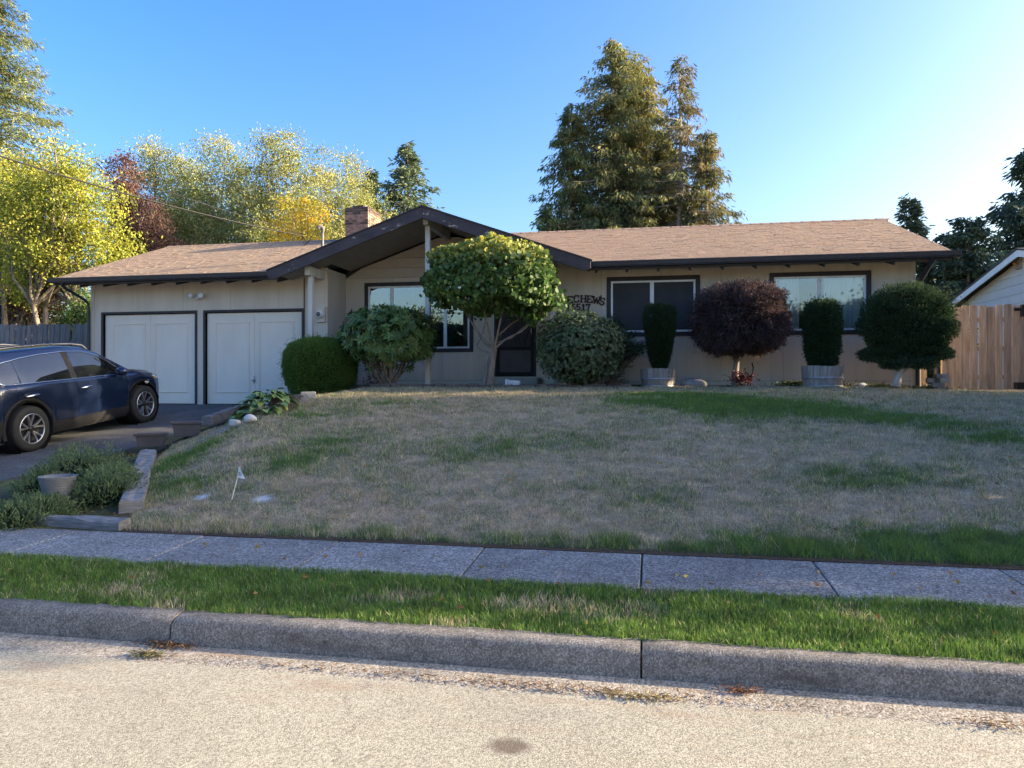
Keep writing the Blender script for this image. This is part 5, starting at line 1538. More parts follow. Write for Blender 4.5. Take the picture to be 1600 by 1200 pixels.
V, F, C = leafcards(C_, rdir(n), .07, .03, pick([(.09, .02, .02), (.13, .035, .03), (.06, .015, .015)], n)); mesh_np('leaves', V, F, M['leaf'], t, C)
mb = MB(); [mb.tube([q3(1155 + 2 * k_, 601, -.1), tuple(C_[k_])], [.008, .004], 5) for k_ in range(6)]; obj('stem', mb, M['bark'], t)

# layered green tree at the house corner
p = P(1416, 600, 14.25); gz = Hs(p.x, 14.25)
t = thing('layered_pine', (p.x, 14.25, gz), 'dark green tree clipped into layered cushions in front of the house corner', 'tree')
GC = [(.038, .068, .03), (.055, .092, .04), (.028, .052, .024), (.075, .11, .048)]
parts = []
for px, py, rx, rz, m_ in ((1415, 475, .62, .36, 11000), (1385, 490, .45, .33, 8000), (1450, 490, .45, .33, 8000), (1376, 512, .42, .22, 7000), (1460, 514, .40, .22, 7000), (1418, 508, .55, .32, 9000), (1384, 534, .34, .17, 5000), (1452, 535, .34, .16, 5000), (1371, 554, .34, .11, 4400), (1412, 548, .42, .18, 6000), (1458, 553, .35, .10, 4000), (1442, 568, .26, .07, 2200), (1396, 570, .24, .06, 1500)):
    c_ = P(px, py, 14.25 + rnd.uniform(-.25, .15))
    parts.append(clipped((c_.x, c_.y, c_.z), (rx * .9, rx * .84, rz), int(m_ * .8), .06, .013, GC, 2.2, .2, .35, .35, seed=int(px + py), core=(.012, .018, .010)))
V, F, C = join(parts); mesh_np('crown', V, F, M['needle'], t, C)
mb = MB()
def q4(px, py, dy=0): a = P(px, py, 14.25 + dy); return (a.x, 14.25 + dy, a.z)
mb.tube([q4(1400, 604), q4(1402, 592), q4(1407, 580), q4(1413, 560), q4(1416, 520)], [.085, .07, .06, .05, .03], 9)
mb.tube([q4(1403, 590), q4(1395, 578), q4(1382, 562)], [.045, .035, .015], 7)
mb.tube([q4(1408, 582), q4(1425, 568), q4(1450, 555)], [.04, .028, .012], 7)
obj('trunk', mb, M['pale_bark'], t)

# low groundcover juniper around the pot
pc = G(128, 772)
t = thing('creeping_juniper', (pc.x, pc.y, pc.z), 'grey green creeping juniper mound beside the driveway around the grey pot', 'shrub')
JC = [(.11, .165, .085), (.14, .20, .10), (.08, .13, .065), (.18, .22, .10)]
parts = []
for px, py, rx, ry, rz, m_ in ((130, 742, .55, .45, .42, 9000), (165, 765, .36, .36, .32, 5000), (60, 790, .38, .3, .2, 4200), (20, 800, .40, .3, .17, 3800), (180, 748, .28, .3, .30, 3000), (75, 752, .3, .4, .28, 4000), (-30, 795, .45, .35, .2, 3500)):
    c_ = G(max(px, 0), py + 18); dx = 0 if px >= 0 else -.35
    parts.append(clipped((c_.x + dx, c_.y, c_.z + .02), (rx, ry, rz), m_, .05, .013, JC, 2, .3, .4, .45, seed=px + 99, core=(.03, .04, .02)))
V, F, C = join(parts); mesh_np('crown', V, F, M['needle'], t, C)
mb = MB(); [mb.tube([tuple(pc), (pc.x + rnd.uniform(-.4, .4), pc.y + rnd.uniform(-.3, .3), pc.z + .25)], [.015, .006], 5) for _ in range(8)]; obj('trunk', mb, M['bark'], t)

# hosta: every broad leaf its own piece
hc = G(411, 645) + Vector((0, 0, .02))
t = thing('hosta_plant', (hc.x, hc.y, hc.z), 'broad leaved hosta clump at the end of the driveway border', 'plant')
def leaf_mesh(L_, w):
    mb = MB(); vs_ = []; fs = []
    prof = [(0, .02), (.15, .55), (.4, 1), (.7, .72), (.9, .3), (1, 0)]
    for s, k in prof:
        z = .16 * L_ * math.sin(s * 2.0) - .35 * L_ * s * s
        vs_ += [(s * L_, -w * k / 2, z + .12 * w * k), (s * L_, 0, z), (s * L_, w * k / 2, z + .12 * w * k)]
    for i in range(len(prof) - 1):
        a = i * 3; fs += [(a, a + 3, a + 4, a + 1), (a + 1, a + 4, a + 5, a + 2)]
    mb.add(vs_, fs, True); return mb
def hmat(name, a, b_):
    m, nt, bs = new_mat(name)
    oi = N(nt, 'ShaderNodeObjectInfo'); r = ramp(nt, oi.outputs['Random'], [(0, a), (1, b_)])
    tc = N(nt, 'ShaderNodeTexCoord'); wv = N(nt, 'ShaderNodeTexWave', Scale=14, bands_direction='Y'); nt.links.new(tc.outputs['Object'], wv.inputs['Vector'])
    rr = ramp(nt, wv.outputs['Fac'], [(0, .8), (1, 1.1)]); c_ = mixc(nt, 1, r.outputs[0], rr.outputs[0], 'MULTIPLY'); nt.links.new(c_, bs.inputs['Base Color']); bs.inputs['Roughness'].default_value = .6
    return m
HM = hmat('hosta_leaf', (.09, .16, .04), (.26, .33, .09))
protos = None
for k in range(110):
    a = rnd.uniform(0, 2 * math.pi); r = rnd.random() ** .6
    lx, ly = r * math.cos(a) * .44, r * math.sin(a) * .30
    loc = (hc.x + lx + .05, hc.y + ly, Hs(hc.x + lx, hc.y + ly) + .05 + .26 * (1 - r * r) + rnd.uniform(-.03, .03))
    rot = (rnd.uniform(-.3, .3), rnd.uniform(-.2, .55) - .25 * (1 - r), math.atan2(ly * 1.4, lx) + rnd.uniform(-.6, .6)); sc = rnd.uniform(.85, 1.3)
    if protos is None:
        protos = obj('leaf', leaf_mesh(.20, .12), HM, t, loc=loc); protos.rotation_euler = rot; protos.scale = (sc,) * 3
    else: share(protos, 'leaf', t, loc, rot, (sc,) * 3)
t2 = thing('hosta_plant', tuple(G(432, 618)), 'smaller dark leafy clump behind the brown planter trough', 'plant')
g2 = G(436, 617)
for k in range(40):
    a = rnd.uniform(0, 6.28); r = rnd.random() ** .6; lx, ly = r * math.cos(a) * .36, r * math.sin(a) * .2
    share(protos, 'leaf', t2, (g2.x + lx, g2.y + .15 + ly, g2.z + .06 + .16 * (1 - r * r)), (rnd.uniform(-.3, .3), rnd.uniform(-.2, .5), math.atan2(ly, lx) + rnd.uniform(-.5, .5)), (.8,) * 3)

# weeds and ground plants along the bed, each clump its own
def clump(px, py, Y, w, h, n, cols, label, leaf=.06, wid=.025):
    q = P(px, py, Y); gz = Hs(q.x, Y)
    t = thing('weed_clump', (q.x, Y, gz), label, 'plant', 'low weeds along the planting bed')
    C_ = np.array([q.x, Y, gz + h * .5]) + rng.normal(size=(n, 3)) * np.array([w * .4, .08, h * .3])
    V, F, C = leafcards(C_, rdir(n) + np.array([0, 0, .4]), leaf * rng.uniform(.6, 1.2, n), wid, pick(cols, n, .5)); mesh_np('leaves', V, F, M['leaf'], t, C)
    mb = MB(); [mb.tube([(q.x + rnd.uniform(-w, w) * .3, Y, gz - .01), tuple(C_[rng.integers(0, n)])], [.005, .003], 4) for _ in range(8)]; obj('stem', mb, M['bark'], t)
wcl = [(.06, .09, .03), (.10, .12, .04), (.05, .07, .025)]
clump(1240, 600, 14.65, .5, .10, 420, wcl, 'low weeds left of the second barrel at the lawn edge')
clump(1345, 603, 14.6, .7, .08, 420, [(.12, .10, .04), (.07, .08, .03)], 'dry low weeds between the second barrel and the layered tree')
clump(1385, 606, 14.5, .6, .07, 320, [(.09, .10, .035), (.13, .11, .05)], 'yellowish ground plants at the foot of the layered tree')
clump(1440, 607, 14.5, .6, .07, 300, [(.10, .10, .04), (.06, .07, .03)], 'low ground plants before the stacked grey blocks')
clump(582, 596, 14.3, .25, .3, 160, [(.16, .07, .05), (.10, .06, .04), (.08, .08, .04)], 'reddish shoots between the boxwood and the rhododendron')
clump(960, 600, 14.6, .35, .14, 420, [(.07, .06, .035), (.05, .05, .03)], 'brown mossy mound of litter left of the first barrel', .04, .02)
g0 = G(200, 720)
cv = []
n = 5200
X = rng.uniform(-8.15, -5.0, n); Y = rng.uniform(6.2, 12.2, n)
dk = vnoise(X * 2.2, Y * 2.2, 77)
k = (X < XL(Y) - .05) & (dk > .38)
X, Y = X[k], Y[k]; n = len(X)
pos = np.stack([X, Y, H(X, Y) + .015 * rng.random(n)], 1)
D = rdir(n); D[:, 2] = np.abs(D[:, 2]) * .8
V, F, C = leafcards(pos, D, rng.uniform(.03, .065, n), .022, pick([(.14, .11, .035), (.09, .11, .03), (.18, .10, .04), (.07, .085, .03)], n, .5))
o = mesh_np('ground_cover', V, F, M['leaf'], None, C); o['kind'] = 'stuff'
# ------------------------------------------------------------------ the parked car
def opaque_glass():
    m, nt, bs = new_mat('tinted_glass'); nt.nodes.remove(bs)
    d = N(nt, 'ShaderNodeBsdfDiffuse'); d.inputs[0].default_value = (.008, .010, .011, 1)
    g = N(nt, 'ShaderNodeBsdfGlossy', Roughness=.02); g.inputs[0].default_value = (.9, .95, 1, 1)
    f = N(nt, 'ShaderNodeFresnel', IOR=1.5); a = N(nt, 'ShaderNodeMath', operation='ADD'); a.inputs[1].default_value = .055; nt.links.new(f.outputs[0], a.inputs[0])
    mx = N(nt, 'ShaderNodeMixShader'); nt.links.new(a.outputs[0], mx.inputs[0]); nt.links.new(d.outputs[0], mx.inputs[1]); nt.links.new(g.outputs[0], mx.inputs[2])
    nt.links.new(mx.outputs[0], nt.nodes['Material Output'].inputs[0]); return m
M['tint'] = opaque_glass()
M['rail_metal'] = surf('rail_metal', (.16, .16, .17), (.2, .2, .21), 6, .35, 0, metal=.7)
M['red_lens'] = surf('red_lens', (.35, .01, .012), (.42, .015, .015), 9, .15, 0, spec=.7)
M['amber_lens'] = surf('amber_lens', (.55, .20, .03), (.6, .24, .04), 9, .2, 0, spec=.7)
M['clear_lens'] = surf('clear_lens', (.6, .6, .6), (.7, .7, .7), 9, .1, 0, spec=.8)
M['cladding'] = surf('cladding', (.016, .016, .018), (.022, .022, .024), 9, .7, .1, 200, spec=.15)
RZ = Hs(-10.0, 10.1); FZ = Hs(-10.0, 12.77)
car = thing('parked_car', (-10.53, 10.08, RZ), 'dark blue compact suv parked nose to the garage doors', 'car')
car.rotation_euler = (math.atan2(FZ - RZ, 2.69), 0, 0)
I_ = np.interp
zt_ = lambda y: I_(y, [-.92, -.90, -.86, -.80, -.62, -.50, -.38, -.1, .4, 1.0, 1.5, 1.8, 2.15, 2.45, 2.6, 3.0, 3.3, 3.46, 3.55, 3.6], [.72, .84, 1.02, 1.13, 1.43, 1.565, 1.60, 1.62, 1.63, 1.63, 1.575, 1.46, 1.27, 1.10, 1.075, 1.02, .95, .86, .74, .62])
zs_ = lambda y: I_(y, [-.92, -.86, -.4, .5, 1.5, 2.3, 2.6, 3.0, 3.3, 3.46, 3.6], [.70, .96, 1.06, 1.03, .995, .965, .97, .92, .85, .76, .58])
wb_ = lambda y: I_(y, [-.92, -.86, -.75, -.5, 0, 1, 2, 2.7, 3.05, 3.3, 3.48, 3.6], [.60, .70, .79, .86, .90, .912, .90, .895, .85, .75, .60, .45])
wr_ = lambda y: I_(y, [-.92, -.8, -.5, 0, 1, 1.5, 2.0, 2.4, 2.6, 3.0, 3.3, 3.6], [.50, .56, .60, .635, .655, .645, .71, .79, .80, .76, .66, .40])
def zb_(y):
    z = I_(y, [-.92, -.7, -.45, 3.1, 3.4, 3.6], [.42, .30, .21, .21, .25, .34])
    for c in (0, 2.67):
        d = .43 ** 2 - (y - c) ** 2
        if d > 0: z = max(z, .365 + math.sqrt(d))
    return z
def section(y):
    w, zs, zb, wr, zt0 = wb_(y), zs_(y), zb_(y), wr_(y), zt_(y)
    zs = min(zs, zt0 - .06)
    zb = min(zb, zs - .06); h = zs - zb
    ze = max(zt0 - .055, zs + .035)
    pts = [(w * .90, zb), (w * .955, zb + .10 * h), (w * .985, zb + .3 * h), (w + .012, zb + .55 * h), (w + .018, zb + .75 * h), (w + .008, zb + .9 * h), (w - .006, zs), (w - .03, zs + .018)]
    for t in (.33, .66, 1): pts.append((w - .03 + (wr - w + .03) * t ** 1.15, zs + .018 + (ze - zs - .018) * t))
    pts += [(wr * .95, zt0 - .028), (wr * .78, zt0 - .012), (wr * .4, zt0 - .001), (0, zt0)]
    return pts
def side_x(y, z):
    s = section(y)[:11]
    return float(I_(z, [p[1] for p in s], [p[0] for p in s]))
def cobj(name, mb, mat, parent=None, sm=False, bevel=0):
    o = obj(name, mb, mat, None, bevel); o.parent = parent or car; return o
st = sorted(set([round(-.92 + .05 * i, 3) for i in range(91)] + [c + s * r for c in (0, 2.67) for s in (-1, 1) for r in (.43, .425, .41, .39)] + [-.905, -.88, 3.58, 3.6]))
mb = MB(); vs_ = []; npt = 29
for y in st:
    s = section(y); full = [(x, y, z) for x, z in s] + [(-x, y, z) for x, z in reversed(s[:-1])]
    vs_ += full
fs = []
for i in range(len(st) - 1):
    for k in range(npt - 1): fs.append((i * npt + k, (i + 1) * npt + k, (i + 1) * npt + k + 1, i * npt + k + 1))
    fs.append((i * npt + npt - 1, (i + 1) * npt + npt - 1, (i + 1) * npt, i * npt))
fs.append(tuple(range(npt))); fs.append(tuple(reversed(range((len(st) - 1) * npt, len(st) * npt))))
mb.add(vs_, fs, True)
body = cobj('body', mb, M['paint'])
# dark wheel wells
for c in (0, 2.67):
    for s in (-1, 1):
        mb = MB(); mb.lathe([(.425, s * .89), (.425, s * .5), (0, s * .5)], (0, c, .365), 28, 'x'); cobj('wheel_well', mb, M['plastic_black'])
mb = MB(); mb.box(-.78, .78, -.6, 3.2, .19, .26); cobj('underbody', mb, M['plastic_black'])
def patch(ys_, zlo, zhi, off, rows=8, s=1):
    mb = MB(); vs_ = []
    for y in ys_:
        a, b_ = zlo(y), zhi(y)
        for r in range(rows + 1):
            z = a + (b_ - a) * r / rows; vs_.append((s * (side_x(y, z) + off), y, z))
    n = rows + 1
    mb.add(vs_, [(i * n + r, (i + 1) * n + r, (i + 1) * n + r + 1, i * n + r + 1) for i in range(len(ys_) - 1) for r in range(rows)], True)
    # rim back to the body
    edge = [i * n for i in range(len(ys_))] + [(len(ys_) - 1) * n + r for r in range(1, n)] + [i * n + rows for i in range(len(ys_) - 2, -1, -1)] + [r for r in range(rows - 1, 0, -1)]
    back = [(vs_[e][0] - s * (abs(off) + .006), vs_[e][1], vs_[e][2]) for e in edge]
    m = len(mb.v); mb.v += [vs_[e] for e in edge] + back
    for i in range(len(edge)):
        j = (i + 1) % len(edge); q_ = len(edge); mb.f.append((m + i, m + j, m + q_ + j, m + q_ + i)); mb.sm.append(False); mb.mi.append(0)
    return mb
L = lambda a, b_, n: [a + (b_ - a) * i / n for i in range(n + 1)]
belt = lambda y: zs_(y) + .042
topw = lambda y: I_(y, [-.64, -.55, -.3, .1, .5, 1.0, 1.4, 1.7, 1.95, 2.2], [1.23, 1.33, 1.42, 1.475, 1.505, 1.515, 1.485, 1.40, 1.275, 1.03])
lowq = lambda y: max(belt(y), I_(y, [-.64, -.36], [1.20, belt(-.36)]))
arch_hi = lambda y: .365 + math.sqrt(max(0, .50 ** 2 - y ** 2)) if abs(y) < .5 else .40
for s in (1, -1):
    cobj('side_window', patch(L(-.60, -.09, 10), lowq, lambda y: topw(y) - .012, .004, 6, s), M['tint'])
    cobj('side_window', patch(L(-.06, .93, 14), belt, lambda y: topw(y) - .012, .004, 6, s), M['tint'])
    cobj('side_window', patch(L(1.06, 2.12, 14), belt, lambda y: max(topw(y) - .012, belt(y) + .01), .004, 6, s), M['tint'])
    cobj('door_pillar', patch(L(.94, 1.05, 3), belt, lambda y: topw(y) - .012, .003, 4, s), M['plastic_black'])
    dr = cobj('door', patch(L(-.20, .985, 16), lambda y: max(.42, arch_hi(y)), lambda y: zs_(y) - .004, .004, 9, s), M['paint'])
    df = cobj('door', patch(L(1.0, 2.13, 14), lambda y: .42, lambda y: zs_(y) - .004, .004, 9, s), M['paint'])
    for dd, yc in ((dr, .08), (df, 1.20)):
        z = .885
        x = side_x(yc, z)
        mb = MB(); mb.tube([(s * (x + .010), yc - .13, z - .004), (s * (x + .036), yc - .09, z), (s * (x + .040), yc, z + .004), (s * (x + .036), yc + .09, z + .006), (s * (x + .010), yc + .13, z + .004)], [.010, .017, .018, .017, .010], 8)
        cobj('handle', mb, M['chrome'], dd)
    # bright window line
    mb = MB()
    path = [(y, topw(y)) for y in L(2.14, -.62, 34)] + [(-.62, 1.20), (-.50, 1.155), (-.36, belt(-.36) - .006)] + [(y, belt(y) - .006) for y in L(-.3, 2.12, 20)]
    mb.tube([(s * (side_x(y, z) + .006), y, z) for y, z in path], [.011] * 35 + [.017, .019, .016] + [.009] * (len(path) - 38), 6)
    cobj('window_trim', mb, M['chrome'])
    for c in (0, 2.67):          # plastic arch trims
        mb = MB(); vs_ = []; n = 26
        for i in range(n + 1):
            a = math.radians(-14 + 208 * i / n)
            for r, off in ((.425, .0), (.435, .020), (.475, .018), (.486, .0)):
                y = c + r * math.cos(a); z = max(.365 + r * math.sin(a), .24)
                zz_ = min(max(z, zb_(y) + .01), zs_(y)); vs_.append((s * (max(side_x(y, zz_), wb_(c) * .93) + off), y, z))
        mb.add(vs_, [(i * 4 + k, i * 4 + 4 + k, i * 4 + 5 + k, i * 4 + 1 + k) for i in range(n) for k in range(3)], True)
        cobj('arch_trim', mb, M['cladding'])
    cobj('sill_trim', patch(L(.47, 2.2, 14), lambda y: zb_(y) + .005, lambda y: .40, .012, 3, s), M['cladding'])
    cobj('rear_bumper_trim', patch(L(-.86, -.48, 8), lambda y: zb_(y) + .005, lambda y: .56, .010, 3, s), M['cladding'])
    cobj('front_bumper_trim', patch(L(3.16, 3.55, 8), lambda y: zb_(y) + .005, lambda y: .44, .008, 3, s), M['cladding'])
    cobj('tail_light', patch(L(-.86, -.55, 8), lambda y: .90 + (y + .86) * .12, lambda y: .985 + (y + .86) * -.02, .007, 3, s), M['red_lens'])
    hl = cobj('headlight', patch(L(2.98, 3.40, 10), lambda y: I_(y, [2.98, 3.4], [.885, .74]), lambda y: I_(y, [2.98, 3.4], [.905, .80]), .008, 3, s), M['clear_lens'])
    cobj('side_marker', patch(L(3.02, 3.16, 4), lambda y: .83, lambda y: .855, .008, 2, s), M['amber_lens'])
    # mirror
    mb = MB(); x0 = side_x(2.02, 1.04)
    mb.lathe([(0, -.10), (.05, -.09), (.078, -.03), (.08, .03), (.06, .09), (0, .11)], (s * (x0 + .13), 2.0, 1.07), 14, 'x'); mb.tube([(s * (x0 - .01), 2.04, 1.03), (s * (x0 + .06), 2.02, 1.05)], .03, 8)
    cobj('wing_mirror', mb, M['paint'])
    mb = MB(); mb.tube([(s * (wr_(y) + .0), y, zt_(y) + h) for y, h in ((-.42, -.02), (-.32, .025), (0, .03), (.6, .03), (1.2, .025), (1.48, .015), (1.58, -.03))], .014, 8); cobj('roof_rail', mb, M['rail_metal'])
    mb = MB(); mb.tube([(s * (side_x(y, z) + .002), y, z) for y, z in ((-.36, 1.045), (-.25, .98), (-.12, .90), (.02, .87))], .004, 5); cobj('panel_seam', mb, M['plastic_black'])
mb = MB(); vs_ = []
for y in L(1.54, 2.44, 12):
    for k in range(9):
        t = -.93 + 1.86 * k / 8; s_ = section(y); xs2 = [p[0] for p in reversed(s_[10:])]; zs2 = [p[1] for p in reversed(s_[10:])]
        x = t * wr_(y) * .94; vs_.append((x, y, float(I_(abs(x), xs2, zs2)) + .006))
mb.add(vs_, [(i * 9 + k, i * 9 + 9 + k, i * 9 + 10 + k, i * 9 + 1 + k) for i in range(12) for k in range(8)], True); cobj('windscreen', mb, M['tint'])
mb = MB(); vs_ = []
for y in L(-.79, -.52, 8):
    for k in range(9):
        t = -.9 + 1.8 * k / 8; x = t * wr_(y) * .95; s_ = section(y); vs_.append((x, y - .006, float(I_(abs(x), [p[0] for p in reversed(s_[10:])], [p[1] for p in reversed(s_[10:])])) + .004))
mb.add(vs_, [(i * 9 + k, i * 9 + 9 + k, i * 9 + 10 + k, i * 9 + 1 + k) for i in range(8) for k in range(8)], True); cobj('rear_window', mb, M['tint'])
mb = MB(); mb.box(-.6, .6, -.62, -.36, 1.555, 1.585); cobj('roof_spoiler', mb, M['paint'], bevel=.012)
mb = MB(); mb.box(-.45, .45, 3.555, 3.59, .62, .72); cobj('grille', mb, M['plastic_black'], bevel=.01)
for s in (-1, 1): pass
mb = MB(); mb.lathe([(0, .012), (.055, .010), (.06, 0)], (side_x(2.83, .80) + .004, 2.83, .80), 20, 'x')
bd = cobj('white_disc', mb, M['white_paint']); bd.scale = (1, 1, 1)  # small plain white disc on the front fender
# wheels
wheel0 = None
for c in (0, 2.67):
    for s in (1, -1):
        mb = MB()
        mb.lathe([(.235, .11), (.255, .118), (.30, .122), (.335, .112), (.352, .095), (.364, .07), (.366, 0), (.364, -.07), (.35, -.10), (.30, -.12), (.235, -.11)], (0, 0, 0), 48, 'x')
        for k in range(60):
            a = 2 * math.pi * k / 60
            mb.bar((.035 - .03, .3665 * math.cos(a), .3665 * math.sin(a)), (.105, .355 * math.cos(a + .05), .355 * math.sin(a + .05)), .006, .008, (0, math.cos(a), math.sin(a)))
        w = cobj('wheel', mb, M['rubber'])
        w.location = (s * .80, c, .366)
        if s < 0: w.rotation_euler = (0, 0, math.pi)
        mb = MB(); mb.lathe([(.24, .112), (.236, .115), (.226, .105), (.222, .03), (.20, .02), (0, .025)], (0, 0, 0), 40, 'x')
        r_ = cobj('rim', mb, M['rim_dark'], w)
        sp = MB()
        for k in range(5):
            for da in (-.17, .17):
                a = 2 * math.pi * k / 5 + .3; a1_, a2_ = a + da * .55, a + da * 1.55
                A = [(.085, .045), (.098, .13), (.108, .228)]
                vs_ = []
                for (x, r), aa in zip(A, (a1_, (a1_ + a2_) / 2, a2_)):
                    wd = .014 + .10 * (r - .045) * .9 * .6
                    for e in (-1, 1):
                        ang = aa + e * wd / r / 1.6; vs_ += [(x, r * math.cos(ang), r * math.sin(ang)), (x - .035, r * math.cos(ang), r * math.sin(ang))]
                sp.add(vs_, [f for i in range(2) for f in ((i * 4, i * 4 + 2, i * 4 + 6, i * 4 + 4), (i * 4, i * 4 + 4, i * 4 + 5, i * 4 + 1), (i * 4 + 2, i * 4 + 3, i * 4 + 7, i * 4 + 6))])
        sp.lathe([(.242, .108), (.240, .118), (.228, .118), (.226, .104)], (0, 0, 0), 40, 'x')
        cobj('spokes', sp, M['rim_metal'], w)
        mb = MB(); mb.lathe([(.05, .07), (.048, .098), (.03, .104), (0, .105)], (0, 0, 0), 20, 'x'); cobj('hub_cap', mb, M['rim_dark'], w)

# ------------------------------------------------------------------ fences
def plank_mesh(w, h, th=.02, ear=.02):
    mb = MB(); mb.prism([(-w / 2, 0), (w / 2, 0), (w / 2, h - ear), (w / 2 - ear, h), (-w / 2 + ear, h), (-w / 2, h - ear)], -th / 2, th / 2); return mb
fl_ = thing('wooden_fence', (-15, 16.62, 1.15), 'weathered grey plank fence left of the garage, planks leaning', 'fence')
x = -13.30; pr = None
while x > -18.5:
    tz = P(60, 507.5 + rnd.uniform(-1.5, 1.5), 16.62).z
    loc = (x, 16.62 + rnd.uniform(-.008, .008), 1.14)
    rot = (0, math.radians(5.5 + rnd.uniform(-1.5, 1.5)) * max(0, 1 + (x + 13.3) / 6), 0)
    if pr is None: pr = obj('plank', plank_mesh(.148, tz - 1.14), M['fence_grey'], fl_, loc=loc); pr.rotation_euler = rot
    else: share(pr, 'plank', fl_, loc, rot, (rnd.uniform(.93, 1.03), 1, (tz - 1.14) / (P(60, 507.5, 16.62).z - 1.14)))
    x -= .166
for z in (1.5, 2.7):
    mb = MB(); mb.box(-18.5, -13.3, 16.64, 16.68, z, z + .09); obj('rail', mb, M['fence_grey'], fl_)
mb = MB(); mb.box(-13.30, -13.22, 16.56, 16.66, 1.0, P(140, 503, 16.6).z); obj('post', mb, M['fence_grey'], fl_)
fr = thing('wooden_fence', (8, 16.9, 1.49), 'tan weathered plank fence with uneven tops below the white gable', 'fence')
x = P(1480, 500, 16.9).x; k = 0; pr = None; h0 = P(1540, 476, 16.9).z - 1.47
while x < 13:
    w = rnd.choice((.125, .14, .14, .15)); hh = h0 + rnd.uniform(-.03, .03)
    loc = (x + w / 2, 16.9 + rnd.uniform(-.006, .012), 1.45)
    rot = (0, rnd.uniform(-.008, .008), rnd.uniform(-.10, .10))
    if pr is None: pr = obj('plank', plank_mesh(.14, h0), M['fence_tan'], fr, loc=loc)
    else: share(pr, 'plank', fr, loc, rot, (w / .14, 1, hh / h0))
    x += w + rnd.choice((.006, .012, .018, .026)); k += 1
for z in (1.75, 2.35, 2.95):
    mb = MB(); mb.box(P(1480, 500, 16.9).x, 13, 16.935, 16.975, z, z + .09); obj('rail', mb, M['fence_tan'], fr)
xp = P(1473, 500, 16.9).x
mb = MB(); mb.box(xp - .02, xp + .075, 16.86, 16.96, 1.4, P(1474, 478, 16.9).z); obj('post', mb, M['fence_tan'], fr, bevel=.004)
q = P(1594, 484, 16.8)
mb = MB(); mb.box(q.x - .1, q.x + .2, 16.80, 16.84, q.z - .02, q.z + .04); mb.box(q.x + .02, q.x + .08, 16.78, 16.85, q.z - .14, q.z + .1); obj('latch', mb, M['rim_dark'], fr)
mb = MB(); q = P(1592, 605, 16.75); mb.box(q.x - .05, q.x + .12, 16.72, 16.86, 1.42, q.z + .10); obj('post_foot', mb, M['rim_dark'], fr)
gt = thing('side_gate', (5.7, 17.9, 1.5), 'lower tan plank gate between the house corner and the tan fence', 'gate')
x = 5.07; k = 0; pr = None
while x < xp - .03:
    loc = (x + .068, 17.9 + (.016 if k % 2 else 0), 1.46)
    if pr is None: pr = obj('plank', plank_mesh(.136, 1.72), M['fence_tan'], gt, loc=loc)
    else: share(pr, 'plank', gt, loc, (0, rnd.uniform(-.005, .005), 0), (1, 1, rnd.uniform(.985, 1.01)))
    x += .142; k += 1
mb = MB(); mb.box(5.06, xp, 17.94, 17.98, 1.8, 1.89); mb.box(5.06, xp, 17.94, 17.98, 2.8, 2.89); obj('rail', mb, M['fence_tan'], gt)

# ------------------------------------------------------------------ neighbour's house on the right
NX, YRN, SLN = 11.5, 26.1, .206          # its gable end looks west, toward our house
def onx(px, py, X):
    u = (px - 800) / FPX; D = X / (u * CA - SA); return Vector((X, D * (CA + u * SA), EYE + (600 - py) / FPX * D))
ap = onx(1591, 391, NX - .3)
YRN = ap.y
nb = thing('neighbour_house', (NX, YRN, 1.4), 'pale lap sided house whose white trimmed gable rises behind the tan fence', 'house')
hl_ = 5.4
mb = MB(); mb.box(NX + .031, 21, YRN - hl_ + .4, YRN + hl_ - .4, 1.2, ap.z - SLN * hl_ - .05); obj('wall', mb, M['neighbour_siding'], nb)
zz0 = 1.3
while zz0 < ap.z - .25:
    z1 = zz0 + .29
    def hw_(z): return max(.03, min(hl_ - .4, (ap.z - .12 - z) / SLN))
    a0, a1 = hw_(zz0), hw_(z1)
    mb = MB(); mb.add([(NX - .02, YRN - a0, zz0), (NX - .02, YRN + a0, zz0), (NX - .004, YRN + a1, z1), (NX - .004, YRN - a1, z1), (NX + .03, YRN - a0, zz0), (NX + .03, YRN + a0, zz0), (NX + .03, YRN + a1, z1), (NX + .03, YRN - a1, z1)],
                      [(0, 1, 2, 3), (0, 4, 5, 1), (1, 5, 6, 2), (0, 3, 7, 4), (3, 2, 6, 7), (4, 7, 6, 5)])
    obj('siding_plank', mb, M['neighbour_siding'], nb); zz0 = z1 + .003
for s in (-1, 1):
    ye, ze = YRN + s * hl_, ap.z - SLN * hl_
    mb = MB(); mb.add([(NX - .36, YRN, ap.z + .07), (NX - .36, ye, ze + .07), (21.3, ye, ze + .07), (21.3, YRN, ap.z + .07), (NX - .36, YRN, ap.z + .01), (NX - .36, ye, ze + .01), (21.3, ye, ze + .01), (21.3, YRN, ap.z + .01)],
                      [(0, 1, 2, 3), (7, 6, 5, 4), (0, 4, 5, 1), (1, 5, 6, 2), (2, 6, 7, 3), (3, 7, 4, 0)])
    obj('roof', mb, M['roof_dark'], nb)
    mb = MB(); mb.add([(x, y, z) for x in (NX - .34, NX - .30) for (y, z) in ((YRN + s * .001, ap.z + .008), (ye, ze + .008), (ye, ze - .2), (YRN + s * .001, ap.z - .2))], [(0, 1, 2, 3), (7, 6, 5, 4), (0, 4, 5, 1), (1, 5, 6, 2), (2, 6, 7, 3), (3, 7, 4, 0)])
    obj('barge_board', mb, M['white_paint'], nb, bevel=.004)
q = onx(1594, 412, NX)
mb = MB(); mb.box(NX - .09, NX - .022, q.y - .16, q.y + .16, q.z - .17, q.z + .17); ng = obj('gable_vent', mb, M['barrel_wood'], nb)
